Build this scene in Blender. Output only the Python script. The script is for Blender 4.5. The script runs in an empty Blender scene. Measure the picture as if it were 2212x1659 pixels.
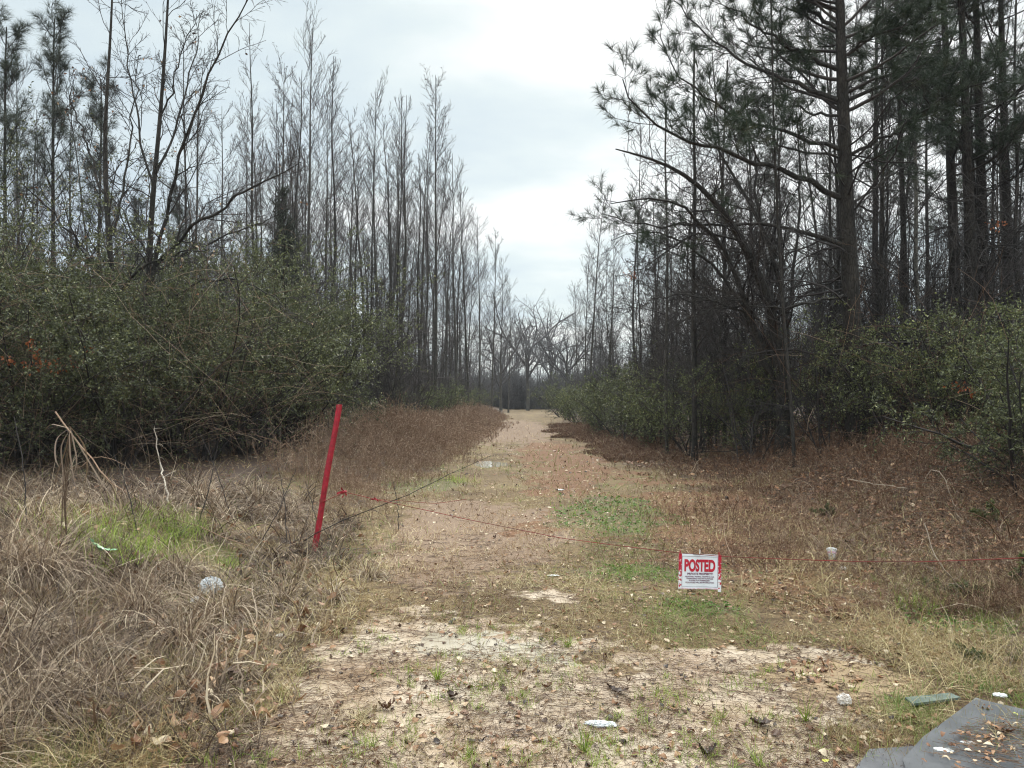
import bpy, math, random
import numpy as np
from mathutils import Vector
R = np.random.default_rng(11)
random.seed(5)
sc = bpy.context.scene
col = sc.collection
PI = math.pi
HAZE = .0005

# ------------------------------------------------------------------ camera maths (photo measured in a 2212 x 1659 frame)
F = 759.0 / 1024 * 36
PITCH = math.radians(1.07)
CZ = 1.6
TH = 18.0 / F
def ray(u, v):
    a = (u - 1106) / 1106 * TH; b = (829.5 - v) / 1106 * TH
    return np.array([a, math.cos(PITCH) - b * math.sin(PITCH), math.sin(PITCH) + b * math.cos(PITCH)])
def P(u, v, Y):
    d = ray(u, v); return np.array([0, 0, CZ]) + d * (Y / d[1])
def project(p):
    x, y, z = p[..., 0], p[..., 1], p[..., 2] - CZ
    f = y * math.cos(PITCH) + z * math.sin(PITCH); up = -y * math.sin(PITCH) + z * math.cos(PITCH)
    f = np.maximum(f, 1e-3)
    return 1106 + x / f / TH * 1106, 829.5 - up / f / TH * 1106

# ------------------------------------------------------------------ terrain
_T = [np.random.default_rng(100 + k).random((256, 256)) for k in range(6)]
def vnoise(x, y, k=0):
    x = np.asarray(x, float); y = np.asarray(y, float)
    t = _T[k]; xi = np.floor(x).astype(int); yi = np.floor(y).astype(int)
    fx = x - xi; fy = y - yi; fx = fx * fx * (3 - 2 * fx); fy = fy * fy * (3 - 2 * fy)
    g = lambda a, b: t[a % 256, b % 256]
    return (g(xi, yi) * (1 - fx) + g(xi + 1, yi) * fx) * (1 - fy) + (g(xi, yi + 1) * (1 - fx) + g(xi + 1, yi + 1) * fx) * fy
def ss(a, b, x):
    t = np.clip((np.asarray(x, float) - a) / (b - a), 0, 1); return t * t * (3 - 2 * t)
def ell(x, y, cx, cy, rx, ry):
    return np.sqrt(((x - cx) / rx) ** 2 + ((y - cy) / ry) ** 2)
def wob(y, k):
    return (1.3 * (vnoise(y * .16, y * 0 + 3.3, k) - .5) + .9 * (vnoise(y * .55, y * 0 + 1.7, k + 1) - .5)) * ss(5, 12, y)
def height(x, y):
    x = np.asarray(x, float); y = np.asarray(y, float)
    cx = 0.0145 * y
    zl = 0.42 * ss(-2.0, -4.6, x - cx + 0.5 * (vnoise(x * .5, y * .5, 1) - .5))
    zl = zl * (0.35 + 0.65 * ss(2.5, 5.5, y))
    zr = 0.60 * ss(3.6, 7.5, x - cx + 0.8 * (vnoise(x * .4, y * .4, 2) - .5)) * ss(3.5, 9, y)
    h = zl + zr
    h = h + 0.16 * np.exp(-ell(x, y, -3.9, 6.6, 1.0, 1.1) ** 2)
    h = h + 0.05 * (vnoise(x * .9, y * .9, 3) - .5) * ss(.6, 2.2, np.abs(x - cx))
    n = (vnoise(x * 2.6, y * 2.6, 0) - .5) * .018 + (vnoise(x * 7, y * 7, 1) - .5) * .011 + (vnoise(x * 19, y * 19, 2) - .5) * .006
    h = h + n
    # faint wheel ruts and the shallow hollows that hold water
    h = h - .025 * (np.exp(-((x - cx + .85) / .35) ** 2) + np.exp(-((x - cx - .85) / .35) ** 2)) * ss(6, 10, y)
    h = h - .020 * np.exp(-ell(x, y, -0.15, 5.0, .75, .55) ** 4)
    h = h - .026 * np.exp(-ell(x, y, 1.55, 4.35, .8, .55) ** 4)
    h = h - .020 * np.exp(-ell(x, y, -0.15, 18.7, .7, .8) ** 4)
    h = h + 5.0 * ss(150, 420, np.hypot(x, y))
    return h
def G(u, v):
    d = ray(u, v); t = 0.5; o = np.array([0, 0, CZ])
    while t < 150:
        p = o + d * t
        if p[2] < height(p[0], p[1]): break
        t += 0.01 + t * .002
    return np.array([p[0], p[1], float(height(p[0], p[1]))])

# ------------------------------------------------------------------ mesh building
class MB:
    def __init__(s): s.v = []; s.q = []; s.t = []; s.m = []; s.n = 0
    def add(s, v, q, tint=.5, mi=0):
        v = np.asarray(v, np.float32).reshape(-1, 3); q = np.asarray(q, np.int32).reshape(-1, 4)
        s.v.append(v); s.q.append(q + s.n)
        s.t.append(np.broadcast_to(np.asarray(tint, np.float32), (len(v),)).copy()); s.m.append(np.full(len(q), mi, np.int32)); s.n += len(v)
    def mesh(s, name, mats, smooth=True):
        me = bpy.data.meshes.new(name)
        v = np.concatenate(s.v); q = np.concatenate(s.q); nq = len(q)
        tri = q[:, 2] == q[:, 3]
        tot = np.where(tri, 3, 4); start = np.concatenate([[0], np.cumsum(tot)[:-1]]).astype(np.int32)
        keep = np.ones((nq, 4), bool); keep[:, 3] = ~tri
        idx = q[keep]
        me.vertices.add(len(v)); me.vertices.foreach_set('co', v.ravel())
        me.loops.add(len(idx)); me.loops.foreach_set('vertex_index', idx.astype(np.int32))
        me.polygons.add(nq); me.polygons.foreach_set('loop_start', start)
        me.polygons.foreach_set('material_index', np.concatenate(s.m))
        me.polygons.foreach_set('use_smooth', np.full(nq, smooth))
        a = me.attributes.new('tint', 'FLOAT', 'POINT'); a.data.foreach_set('value', np.concatenate(s.t))
        for m in (mats if isinstance(mats, (list, tuple)) else [mats]): me.materials.append(m)
        me.update(); return me
    def build(s, name, mats, parent=None, smooth=True):
        o = bpy.data.objects.new(name, s.mesh(name, mats, smooth)); col.objects.link(o)
        if parent: o.parent = parent
        return o
def norm(a): return a / np.maximum(np.linalg.norm(a, axis=-1, keepdims=True), 1e-9)
def rdir(n): return norm(R.normal(size=(n, 3)))
def tubes(mb, pts, rad, sides=3, tint=.5, mi=0):
    pts = np.asarray(pts, float); rad = np.asarray(rad, float)
    if pts.ndim == 2: pts = pts[None]; rad = rad[None]
    N, K, _ = pts.shape
    if N == 0: return
    t = np.empty_like(pts); t[:, 1:-1] = pts[:, 2:] - pts[:, :-2]; t[:, 0] = pts[:, 1] - pts[:, 0]; t[:, -1] = pts[:, -1] - pts[:, -2]
    t = norm(t); avg = norm(t.sum(1))
    ref = np.where(np.abs(avg[:, 2:3]) > .75, np.array([[1., 0, 0]]), np.array([[0, 0, 1.]]))
    a = norm(np.cross(t, ref[:, None, :])); b = np.cross(t, a)
    an = np.arange(sides) * 2 * PI / sides
    r = pts[:, :, None, :] + rad[:, :, None, None] * (np.cos(an)[None, None, :, None] * a[:, :, None, :] + np.sin(an)[None, None, :, None] * b[:, :, None, :])
    base = (np.arange(N) * K * sides)[:, None, None] + (np.arange(K - 1) * sides)[None, :, None]
    j = np.arange(sides)[None, None, :]; j2 = (j + 1) % sides
    q = np.stack([base + j, base + j2, base + j2 + sides, base + j + sides], -1).reshape(-1, 4)
    if np.ndim(tint) == 1: tint = np.repeat(tint, K * sides)
    mb.add(r.reshape(-1, 3), q, tint, mi)
def ribbons(mb, pts, w, side=None, tint=.5, mi=0):
    N, K, _ = pts.shape
    if N == 0: return
    d = norm(pts[:, -1] - pts[:, 0])
    if side is None: side = norm(np.cross(d, rdir(N)))
    w = np.broadcast_to(np.asarray(w, float), (N, K))
    l = pts + side[:, None, :] * w[:, :, None] / 2; r = pts - side[:, None, :] * w[:, :, None] / 2
    v = np.stack([l, r], 2).reshape(-1, 3)
    base = (np.arange(N) * K * 2)[:, None] + (np.arange(K - 1) * 2)[None, :]
    q = np.stack([base, base + 1, base + 3, base + 2], -1).reshape(-1, 4)
    if np.ndim(tint) == 1: tint = np.repeat(tint, K * 2)
    mb.add(v, q, tint, mi)
def leaves(mb, p, d, L, W, tint=.5, mi=0, fold=.25):
    N = len(p)
    if N == 0: return
    s = norm(np.cross(d, rdir(N))); n = np.cross(d, s)
    L = np.broadcast_to(L, (N,))[:, None]; W = np.broadcast_to(W, (N,))[:, None]
    m = p + d * L * .45 + n * W * fold
    v = np.stack([p, m + s * W / 2, p + d * L, m - s * W / 2], 1).reshape(-1, 3)
    q = np.arange(N * 4).reshape(N, 4)
    if np.ndim(tint) == 1: tint = np.repeat(tint, 4)
    mb.add(v, q, tint, mi)
def grow(p0, d0, L, r0, r1, K, wander, trop):
    """N wandering polylines at once; trop pulls up (positive) or lets them droop."""
    N = len(p0); pts = np.zeros((N, K, 3)); pts[:, 0] = p0; d = norm(d0.copy())
    st = (L / (K - 1))[:, None]
    for k in range(1, K):
        d = norm(d + R.normal(size=(N, 3)) * wander + np.array([0, 0, trop]))
        pts[:, k] = pts[:, k - 1] + d * st
    f = np.linspace(0, 1, K)[None]
    return pts, r0[:, None] * (1 - f) + r1[:, None] * f
def sprout(pts, rad, n, t0, t1, a0, a1, Lr, K=4, wander=.12, trop=.05, rf=.55, rmin=.003, Labs=None, tpow=1., taper=.65, flat=0.):
    N, KP, _ = pts.shape; M = N * n
    if M == 0: return np.zeros((0, K, 3)), np.zeros((0, K))
    par = np.repeat(np.arange(N), n)
    t = t0 + (t1 - t0) * (np.tile((np.arange(n) + .5) / n, N) + (R.random(M) - .5) / n) ** tpow
    t = np.clip(t, 0, .999); f = t * (KP - 1); k = f.astype(int); fr = (f - k)[:, None]
    p = pts[par, k] * (1 - fr) + pts[par, k + 1] * fr; r = rad[par, k] * (1 - fr[:, 0]) + rad[par, k + 1] * fr[:, 0]
    td = norm(pts[par, k + 1] - pts[par, k]); s = norm(np.cross(td, rdir(M)))
    if flat: s = norm(s * np.array([1, 1, 1 - flat]))
    a = np.radians(a0 + (a1 - a0) * R.random(M))[:, None]
    d = td * np.cos(a) + s * np.sin(a)
    pl = np.linalg.norm(pts[:, -1] - pts[:, 0], axis=1)[par]
    L = (pl * Lr if Labs is None else np.full(M, Labs)) * (1 - taper * t) * (.6 + .7 * R.random(M))
    r0 = np.maximum(r * rf, rmin); r1 = np.maximum(r0 * .35, rmin * .6)
    return grow(p, d, L, r0, r1, K, wander, trop)
def resample(pl, K):
    pl = np.asarray(pl, float); s = np.concatenate([[0], np.cumsum(np.linalg.norm(np.diff(pl, axis=0), axis=1))]); s /= s[-1]
    x = np.linspace(0, 1, K); out = np.stack([np.interp(x, s, pl[:, i]) for i in range(3)], 1)
    for _ in range(2):
        o = out.copy(); o[1:-1] = (out[:-2] + 2 * out[1:-1] + out[2:]) / 4; out = o
    return out
def box(mb, c, s, rz=0, tint=.5, mi=0):
    v = np.array([[x, y, z] for z in (-.5, .5) for x, y in ((-.5, -.5), (.5, -.5), (.5, .5), (-.5, .5))]) * np.array(s)
    ca, sa = math.cos(rz), math.sin(rz)
    v = np.stack([v[:, 0] * ca - v[:, 1] * sa, v[:, 0] * sa + v[:, 1] * ca, v[:, 2]], 1) + np.array(c)
    mb.add(v, [[3, 2, 1, 0], [4, 5, 6, 7], [0, 1, 5, 4], [1, 2, 6, 5], [2, 3, 7, 6], [3, 0, 4, 7]], tint, mi)

# ------------------------------------------------------------------ scene objects
def tag(o, label=None, cat=None, group=None, kind=None):
    if label: o['label'] = label
    if cat: o['category'] = cat
    if group: o['group'] = group
    if kind: o['kind'] = kind
    return o
def empty(name, loc=(0, 0, 0), rz=0, s=1.):
    o = bpy.data.objects.new(name, None); o.empty_display_size = .1; o.location = loc; o.rotation_euler = (0, 0, rz); o.scale = (s, s, s)
    col.objects.link(o); return o
_kids = {}
def put(proto, loc, rz, s, label, group, sz=None):
    """proto = (name, category, [(part name, mesh)]) : links a thing and its parts; copies share mesh data"""
    name, cat, parts = proto
    e = empty(name, loc, rz)
    if cat in ('tree', 'sapling'): e.rotation_euler = (R.normal() * .022, R.normal() * .022, rz)
    e.scale = (s, s, sz or s); tag(e, label, cat, group)
    for pn, me in parts:
        o = bpy.data.objects.new(pn, me); col.objects.link(o); o.parent = e
    return e

# ------------------------------------------------------------------ materials
def lin(c): return tuple((x / 12.92 if x <= .04045 else ((x + .055) / 1.055) ** 2.4) for x in c)
def newmat(name):
    m = bpy.data.materials.new(name); m.use_nodes = True; nt = m.node_tree; nt.nodes.clear()
    return m, nt, nt.nodes, nt.links
def ramp(nt, fac, stops, interp='LINEAR'):
    r = nt.nodes.new('ShaderNodeValToRGB'); e = r.color_ramp.elements; r.color_ramp.interpolation = interp
    while len(e) < len(stops): e.new(.5)
    for i, (p, c) in enumerate(stops): e[i].position = p; e[i].color = (*c, 1)
    nt.links.new(fac, r.inputs[0]); return r.outputs[0]
def noise(nt, scale, detail=4, rough=.6, vec=None, dim='3D'):
    n = nt.nodes.new('ShaderNodeTexNoise'); n.inputs['Scale'].default_value = scale; n.inputs['Detail'].default_value = detail; n.inputs['Roughness'].default_value = rough
    if vec is not None: nt.links.new(vec, n.inputs['Vector'])
    return n.outputs['Fac']
def mathn(nt, op, a, b=None, clamp=False):
    n = nt.nodes.new('ShaderNodeMath'); n.operation = op; n.use_clamp = clamp
    for i, x in enumerate((a, b)):
        if x is None: continue
        if isinstance(x, (int, float)): n.inputs[i].default_value = x
        else: nt.links.new(x, n.inputs[i])
    return n.outputs[0]
def mixc(nt, f, a, b, mode='MIX'):
    n = nt.nodes.new('ShaderNodeMix'); n.data_type = 'RGBA'; n.blend_type = mode
    for i, x in ((0, f), (6, a), (7, b)):
        if isinstance(x, (int, float)): n.inputs[i].default_value = x
        elif isinstance(x, tuple): n.inputs[i].default_value = (*x, 1)
        else: nt.links.new(x, n.inputs[i])
    return n.outputs[2]
def veg(name, stops, rough=.6, trans=.0, spec=.4, vary=.25, nscale=0):
    """plant material: colour from the per-leaf tint attribute, a little per-object variation"""
    m, nt, N, L = newmat(name)
    at = N.new('ShaderNodeAttribute'); at.attribute_name = 'tint'
    oi = N.new('ShaderNodeObjectInfo')
    c = ramp(nt, at.outputs['Fac'], stops)
    if nscale:
        tc = N.new('ShaderNodeTexCoord'); nn = noise(nt, nscale, 5, .7, tc.outputs['Object'])
        c = mixc(nt, 1., c, ramp(nt, nn, [(.3, (.45, .45, .45)), (.7, (1.35, 1.35, 1.35))]), 'MULTIPLY')
    k = mathn(nt, 'ADD', mathn(nt, 'MULTIPLY', oi.outputs['Random'], vary), 1 - vary / 2)
    cm = N.new('ShaderNodeCombineColor'); [L.new(k, cm.inputs[i]) for i in range(3)]
    c = mixc(nt, 1., c, cm.outputs[0], 'MULTIPLY')
    b = N.new('ShaderNodeBsdfPrincipled'); L.new(c, b.inputs['Base Color']); b.inputs['Roughness'].default_value = rough; b.inputs['Specular IOR Level'].default_value = spec
    out = N.new('ShaderNodeOutputMaterial')
    if trans:
        t = N.new('ShaderNodeBsdfTranslucent'); L.new(c, t.inputs[0]); mx = N.new('ShaderNodeMixShader'); mx.inputs[0].default_value = trans
        L.new(b.outputs[0], mx.inputs[1]); L.new(t.outputs[0], mx.inputs[2]); L.new(mx.outputs[0], out.inputs[0])
    else: L.new(b.outputs[0], out.inputs[0])
    return m
def bark(name, c0, c1, scale=6, bump=.6):
    m, nt, N, L = newmat(name)
    tc = N.new('ShaderNodeTexCoord'); mp = N.new('ShaderNodeMapping'); mp.inputs['Scale'].default_value = (1, 1, .28); L.new(tc.outputs['Object'], mp.inputs[0])
    n1 = noise(nt, scale, 6, .7, mp.outputs[0]); n2 = noise(nt, scale * .25, 3, .6, tc.outputs['Object'])
    vo = N.new('ShaderNodeTexVoronoi'); vo.inputs['Scale'].default_value = scale * 2.5; vo.feature = 'DISTANCE_TO_EDGE'; L.new(mp.outputs[0], vo.inputs['Vector'])
    c = ramp(nt, n1, [(.3, c0), (.7, c1)])
    c = mixc(nt, 1., c, ramp(nt, vo.outputs[0], [(0., (.45, .45, .45)), (.12, (1, 1, 1))]), 'MULTIPLY')
    c = mixc(nt, 1., c, ramp(nt, n2, [(.3, (.75, .78, .75)), (.7, (1.25, 1.2, 1.15))]), 'MULTIPLY')
    b = N.new('ShaderNodeBsdfPrincipled'); L.new(c, b.inputs['Base Color']); b.inputs['Roughness'].default_value = .85; b.inputs['Specular IOR Level'].default_value = .2
    bp = N.new('ShaderNodeBump'); bp.inputs['Strength'].default_value = bump; bp.inputs['Distance'].default_value = .03; L.new(vo.outputs[0], bp.inputs['Height']); L.new(bp.outputs[0], b.inputs['Normal'])
    out = N.new('ShaderNodeOutputMaterial'); L.new(b.outputs[0], out.inputs[0]); return m
def plain(name, c0, c1=None, rough=.5, scale=20, spec=.5, bump=0., lo=.35, hi=.65):
    m, nt, N, L = newmat(name)
    tc = N.new('ShaderNodeTexCoord'); n1 = noise(nt, scale, 5, .65, tc.outputs['Object'])
    b = N.new('ShaderNodeBsdfPrincipled'); L.new(ramp(nt, n1, [(lo, c0), (hi, c1 or c0)]), b.inputs['Base Color'])
    b.inputs['Roughness'].default_value = rough; b.inputs['Specular IOR Level'].default_value = spec
    if bump:
        bp = N.new('ShaderNodeBump'); bp.inputs['Strength'].default_value = bump; bp.inputs['Distance'].default_value = .01; L.new(n1, bp.inputs['Height']); L.new(bp.outputs[0], b.inputs['Normal'])
    out = N.new('ShaderNodeOutputMaterial'); L.new(b.outputs[0], out.inputs[0]); return m
M = {}
M['pine_bark'] = bark('pine_bark', (.022, .019, .018), (.062, .054, .048), 9, .9)
M['grey_bark'] = bark('grey_bark', (.055, .050, .046), (.13, .12, .108), 10, .4)
M['dark_bark'] = bark('dark_bark', (.030, .027, .026), (.07, .063, .058), 10, .5)
M['pale_bark'] = bark('pale_bark', (.10, .095, .085), (.22, .21, .19), 9, .3)
M['twig'] = veg('bare_twig', [(0, (.050, .043, .044)), (1, (.115, .100, .095))], .8, 0, .15)
M['dark_twig'] = veg('dark_twig', [(0, (.028, .024, .024)), (1, (.075, .064, .060))], .8, 0, .15)
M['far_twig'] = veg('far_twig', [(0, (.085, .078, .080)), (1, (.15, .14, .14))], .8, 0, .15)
M['privet'] = veg('privet_leaf', [(0, (.042, .048, .020)), (.5, (.098, .110, .044)), (.85, (.20, .21, .09)), (1, (.42, .41, .20))], .42, .25, .5)
M['privet_light'] = veg('privet_leaf_light', [(0, (.055, .064, .024)), (.6, (.14, .158, .058)), (1, (.38, .39, .15))], .42, .28, .5)
M['needle'] = veg('pine_needle', [(0, (.018, .032, .016)), (.7, (.042, .062, .030)), (1, (.085, .085, .045))], .5, .1, .4)
M['needle_grey'] = veg('grey_needle', [(0, (.035, .048, .034)), (1, (.11, .12, .085))], .6, .1, .3)
M['straw'] = veg('dry_straw', [(0, (.042, .024, .016)), (.35, (.135, .085, .055)), (.7, (.31, .225, .155)), (1, (.66, .53, .38))], .55, .15, .35)
M['short_grass'] = veg('short_dry_grass', [(0, (.13, .066, .032)), (.3, (.28, .18, .085)), (.6, (.42, .33, .17)), (.82, (.62, .51, .29)), (1, (.20, .25, .06))], .55, .15, .3)
M['pink_grass'] = veg('tan_dead_grass', [(0, (.16, .092, .050)), (.5, (.34, .225, .13)), (1, (.56, .43, .27))], .6, .15, .3)
M['green'] = veg('green_grass', [(0, (.10, .14, .02)), (.5, (.24, .34, .045)), (1, (.46, .55, .12))], .5, .3, .4)
M['clover'] = veg('clover_leaf', [(0, (.07, .15, .03)), (1, (.24, .38, .10))], .5, .3, .4)
M['weed'] = veg('dead_weed', [(0, (.12, .068, .045)), (.5, (.29, .185, .125)), (.85, (.46, .33, .23)), (1, (.62, .50, .37))], .7, .1, .2)
M['redweed'] = veg('red_brown_weed', [(0, (.050, .026, .017)), (.5, (.145, .078, .048)), (.8, (.29, .18, .115)), (1, (.56, .43, .31))], .7, .1, .2)
M['litter'] = veg('dead_leaf', [(0, (.030, .016, .011)), (.25, (.11, .048, .024)), (.55, (.27, .125, .058)), (.8, (.42, .25, .135)), (1, (.66, .53, .37))], .5, .12, .45)
M['pineneedle'] = veg('fallen_needle', [(0, (.05, .026, .015)), (.6, (.13, .068, .034)), (1, (.24, .14, .075))], .5, 0, .4)
M['orange_leaf'] = veg('orange_leaf', [(0, (.20, .055, .02)), (1, (.36, .13, .05))], .6, .25, .3)

# ------------------------------------------------------------------ ground
def zones(x, y):
    n = vnoise(x * 1.1, y * 1.1, 4) - .5; n2 = vnoise(x * 4, y * 4, 5) - .5; n3 = vnoise(x * 12, y * 12, 3) - .5
    w = n * .8 + n2 * .45 + n3 * .3
    cx = .0145 * y
    d = np.minimum.reduce([ell(x, y, .05, 4.0, 1.75, .95), ell(x, y, 1.2, 4.2, 1.15, .85), ell(x, y, -.2, 4.95, 1.0, .7),
                           ell(x, y, -1.0, 3.5, 1.0, .55), ell(x, y, .35, 6.1, .6, 1.3) + .75, ell(x, y, .2, 7.7, .9, .5) + .9, ell(x, y, .1, 3.2, 2.2, .9)])
    sand = 1 - ss(.7, 1.3, d + w * 1.35)
    g = np.minimum.reduce([ell(x, y, 1.35, 10.6, .75, 2.0), ell(x, y, 1.3, 6.9, .9, .55), ell(x, y, 1.4, 5.75, .6, .35), ell(x, y, -3.4, 6.9, .8, .5), ell(x, y, -1.6, 14, .6, 1.5),
                           ell(x, y, 2.75, 3.95, .5, .25), ell(x, y, 3.2, 5.6, .4, .5)])
    green = 1 - ss(.35, 1.4, g + w * 1.4)
    pink = (1 - ss(.7, 1.2, np.minimum(ell(x, y, -.3, 9.3, 1.3, 2.6), ell(x, y, 0, 40, 2.2, 16)) + w * .8))
    rust = np.clip(1 - ss(.7, 1.25, ell(x, y, 2.7, 9.5, 2.1, 4.5) + w * 1.2) + (1 - ss(.6, 1.2, ell(x, y, 1.3, 20, 1.2, 9) + w)) * .8, 0, 1)
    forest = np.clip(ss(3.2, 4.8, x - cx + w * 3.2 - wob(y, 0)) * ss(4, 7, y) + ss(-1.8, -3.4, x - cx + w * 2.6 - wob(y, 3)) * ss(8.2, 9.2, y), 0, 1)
    return sand, green, pink, rust, forest
def build_ground():
    nx, ny = 620, 900
    ux = np.linspace(-1, 1, nx); x = 2.0 * np.sinh(6.1 * ux)
    uy = np.linspace(-1, 1, ny); y = 4.5 + 2.2 * np.sinh(6.0 * uy)
    X, Y = np.meshgrid(x, y); Z = height(X, Y)
    v = np.stack([X, Y, Z], -1).reshape(-1, 3)
    i = np.arange(ny - 1)[:, None] * nx + np.arange(nx - 1)[None]
    q = np.stack([i, i + 1, i + nx + 1, i + nx], -1).reshape(-1, 4)
    mb = MB(); mb.add(v, q)
    z = zones(X.ravel(), Y.ravel())
    m, nt, N, L = newmat('ground')
    def at(n):
        a = N.new('ShaderNodeAttribute'); a.attribute_name = n; return a.outputs['Fac']
    tc = N.new('ShaderNodeTexCoord'); O = tc.outputs['Object']
    nf = noise(nt, 60, 6, .75, O); nm = noise(nt, 9, 6, .7, O); nc = noise(nt, 1.6, 5, .6, O); nx_ = noise(nt, 170, 3, .7, O)
    turf = ramp(nt, nf, [(.30, (.045, .030, .020)), (.45, (.12, .082, .048)), (.58, (.24, .18, .11)), (.74, (.42, .34, .22))])
    nb_ = noise(nt, .9, 4, .6, O); turf = mixc(nt, 1., turf, ramp(nt, nb_, [(.35, (.62, .55, .48)), (.5, (1., .95, .85)), (.65, (1.15, 1.2, .95))]), 'MULTIPLY')
    turf = mixc(nt, 1., turf, ramp(nt, nm, [(.3, (.65, .62, .55)), (.7, (1.25, 1.2, 1.1))]), 'MULTIPLY')
    sandc = ramp(nt, nc, [(.38, (.33, .225, .14)), (.48, (.44, .33, .225)), (.62, (.53, .43, .33))])
    sandc = mixc(nt, 1., sandc, ramp(nt, nm, [(.28, (.74, .70, .64)), (.5, (1., 1., 1.)), (.7, (1.06, 1.06, 1.05))]), 'MULTIPLY')
    sandc = mixc(nt, 1., sandc, ramp(nt, nx_, [(.35, (.72, .7, .68)), (.55, (1.05, 1.05, 1.05))]), 'MULTIPLY')
    greenc = ramp(nt, nf, [(.3, (.06, .05, .026)), (.55, (.16, .13, .065)), (.75, (.24, .24, .09))])
    pinkc = ramp(nt, nf, [(.3, (.10, .062, .040)), (.7, (.33, .225, .15))])
    rustc = ramp(nt, nf, [(.3, (.055, .028, .016)), (.52, (.18, .085, .040)), (.7, (.36, .22, .12))])
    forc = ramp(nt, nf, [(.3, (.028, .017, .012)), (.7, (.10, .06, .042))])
    def edge(f, k=.55):
        return mathn(nt, 'MULTIPLY', mathn(nt, 'SUBTRACT', mathn(nt, 'ADD', f, mathn(nt, 'MULTIPLY', mathn(nt, 'SUBTRACT', nm, .5), 1.6)), .5 - .15), 3.3, True)
    c = mixc(nt, edge(at('pink')), turf, pinkc); c = mixc(nt, edge(at('rust')), c, rustc)
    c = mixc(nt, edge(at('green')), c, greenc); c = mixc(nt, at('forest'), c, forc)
    sf = edge(at('sand')); c = mixc(nt, sf, c, sandc)
    b = N.new('ShaderNodeBsdfPrincipled'); L.new(c, b.inputs['Base Color'])
    rg = ramp(nt, nc, [(.42, (.22,) * 3), (.60, (.6,) * 3)])
    L.new(mixc(nt, sf, (.9, .9, .9), rg), b.inputs['Roughness']); b.inputs['Specular IOR Level'].default_value = .4
    bp = N.new('ShaderNodeBump'); bp.inputs['Strength'].default_value = .40; bp.inputs['Distance'].default_value = .015
    hh = mathn(nt, 'ADD', nm, mathn(nt, 'MULTIPLY', nf, .5)); L.new(hh, bp.inputs['Height']); L.new(bp.outputs[0], b.inputs['Normal'])
    out = N.new('ShaderNodeOutputMaterial'); L.new(b.outputs[0], out.inputs[0])
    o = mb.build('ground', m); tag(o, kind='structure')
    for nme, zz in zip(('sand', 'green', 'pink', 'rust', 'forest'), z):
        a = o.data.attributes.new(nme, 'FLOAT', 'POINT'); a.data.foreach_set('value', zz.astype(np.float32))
build_ground()
def disc(name, cx, cy, rx, ry, z, mat):
    mb = MB(); n = 48
    a = np.linspace(0, 2 * PI, n, endpoint=False)
    v = np.concatenate([[[cx, cy, z]], np.stack([cx + rx * np.cos(a), cy + ry * np.sin(a), np.full(n, z)], 1)])
    q = [[0, 1 + i, 1 + (i + 1) % n, 1 + (i + 1) % n] for i in range(n)]
    mb.add(v, q); return tag(mb.build(name, mat), kind='structure')
def water(name, c, rough):
    m, nt, N, L = newmat(name)
    tc = N.new('ShaderNodeTexCoord'); n1 = noise(nt, 5, 4, .6, tc.outputs['Object'])
    b = N.new('ShaderNodeBsdfPrincipled'); L.new(ramp(nt, n1, [(.35, c), (.65, tuple(x * 1.25 for x in c))]), b.inputs['Base Color'])
    b.inputs['Roughness'].default_value = rough; b.inputs['IOR'].default_value = 1.33; b.inputs['Specular IOR Level'].default_value = .8
    bp = N.new('ShaderNodeBump'); bp.inputs['Strength'].default_value = .04; L.new(n1, bp.inputs['Height']); L.new(bp.outputs[0], b.inputs['Normal'])
    out = N.new('ShaderNodeOutputMaterial'); L.new(b.outputs[0], out.inputs[0]); return m
wm = water('muddy_water', (.34, .245, .155), .10); wc = water('shallow_water', (.40, .34, .26), .04)
disc('puddle', 1.55, 4.35, .95, .65, -.025, wm); disc('puddle', -.15, 5.0, .9, .68, -.017, wc); disc('puddle', -.15, 18.7, 1.0, 1.1, -.024, wc)

# ------------------------------------------------------------------ tree kinds
def slender_tree(H, cs, nb, spread, dens=1., name='bare_tree', bm='grey_bark', tm='twig', balls=0, lean=.012):
    t, rt = grow(np.zeros((1, 3)), np.array([[0, 0, 1.]]), np.array([H]), np.array([H * .0060]), np.array([.010]), 26, lean, .05)
    rt = rt.copy(); rt[:, 0] *= 1.35
    trunk = MB(); tubes(trunk, t, rt, 8)
    cr = MB()
    b1, r1 = sprout(t, rt, int(nb * 1.15), cs, .97, 28, 56, 0, 10, .07, .085, .28, .009, Labs=H * spread * 1.38, taper=.70)
    tubes(cr, b1, r1, 4, R.random(len(b1)))
    lo, rl = sprout(t, rt, 26, .08, cs + .15, 55, 95, 0, 5, .2, .0, .3, .006, Labs=H * .07, taper=.3)
    tubes(cr, lo, rl, 3, R.random(len(lo)))
    b2, r2 = sprout(b1, r1, int(8 * dens), .12, .97, 16, 42, .44, 6, .11, .09, .55, .0068, taper=.5)
    tubes(cr, b2, r2, 3, R.random(len(b2)))
    b2b, r2b = sprout(lo, rl, 5, .2, .95, 30, 60, .5, 3, .15, .0, .6, .0045); tubes(cr, b2b, r2b, 3, R.random(len(b2b)))
    b3, r3 = sprout(b2, r2, int(4 * dens), .12, .95, 16, 42, .5, 3, .12, .08, .6, .0050, taper=.3)
    tubes(cr, b3, r3, 3, R.random(len(b3)))
    parts = [('trunk', trunk.mesh('trunk', M[bm])), ('crown', None)]
    mats = [M[tm]]
    if balls:
        p = b3[R.integers(0, len(b3), balls), -1]
        n0 = p + rdir(balls) * .04
        for _ in range(2): leaves(cr, n0, rdir(balls), .07, .05, 0.0, 0)
    parts[1] = ('crown', cr.mesh('crown', mats))
    return (name, 'tree', parts)
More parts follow.
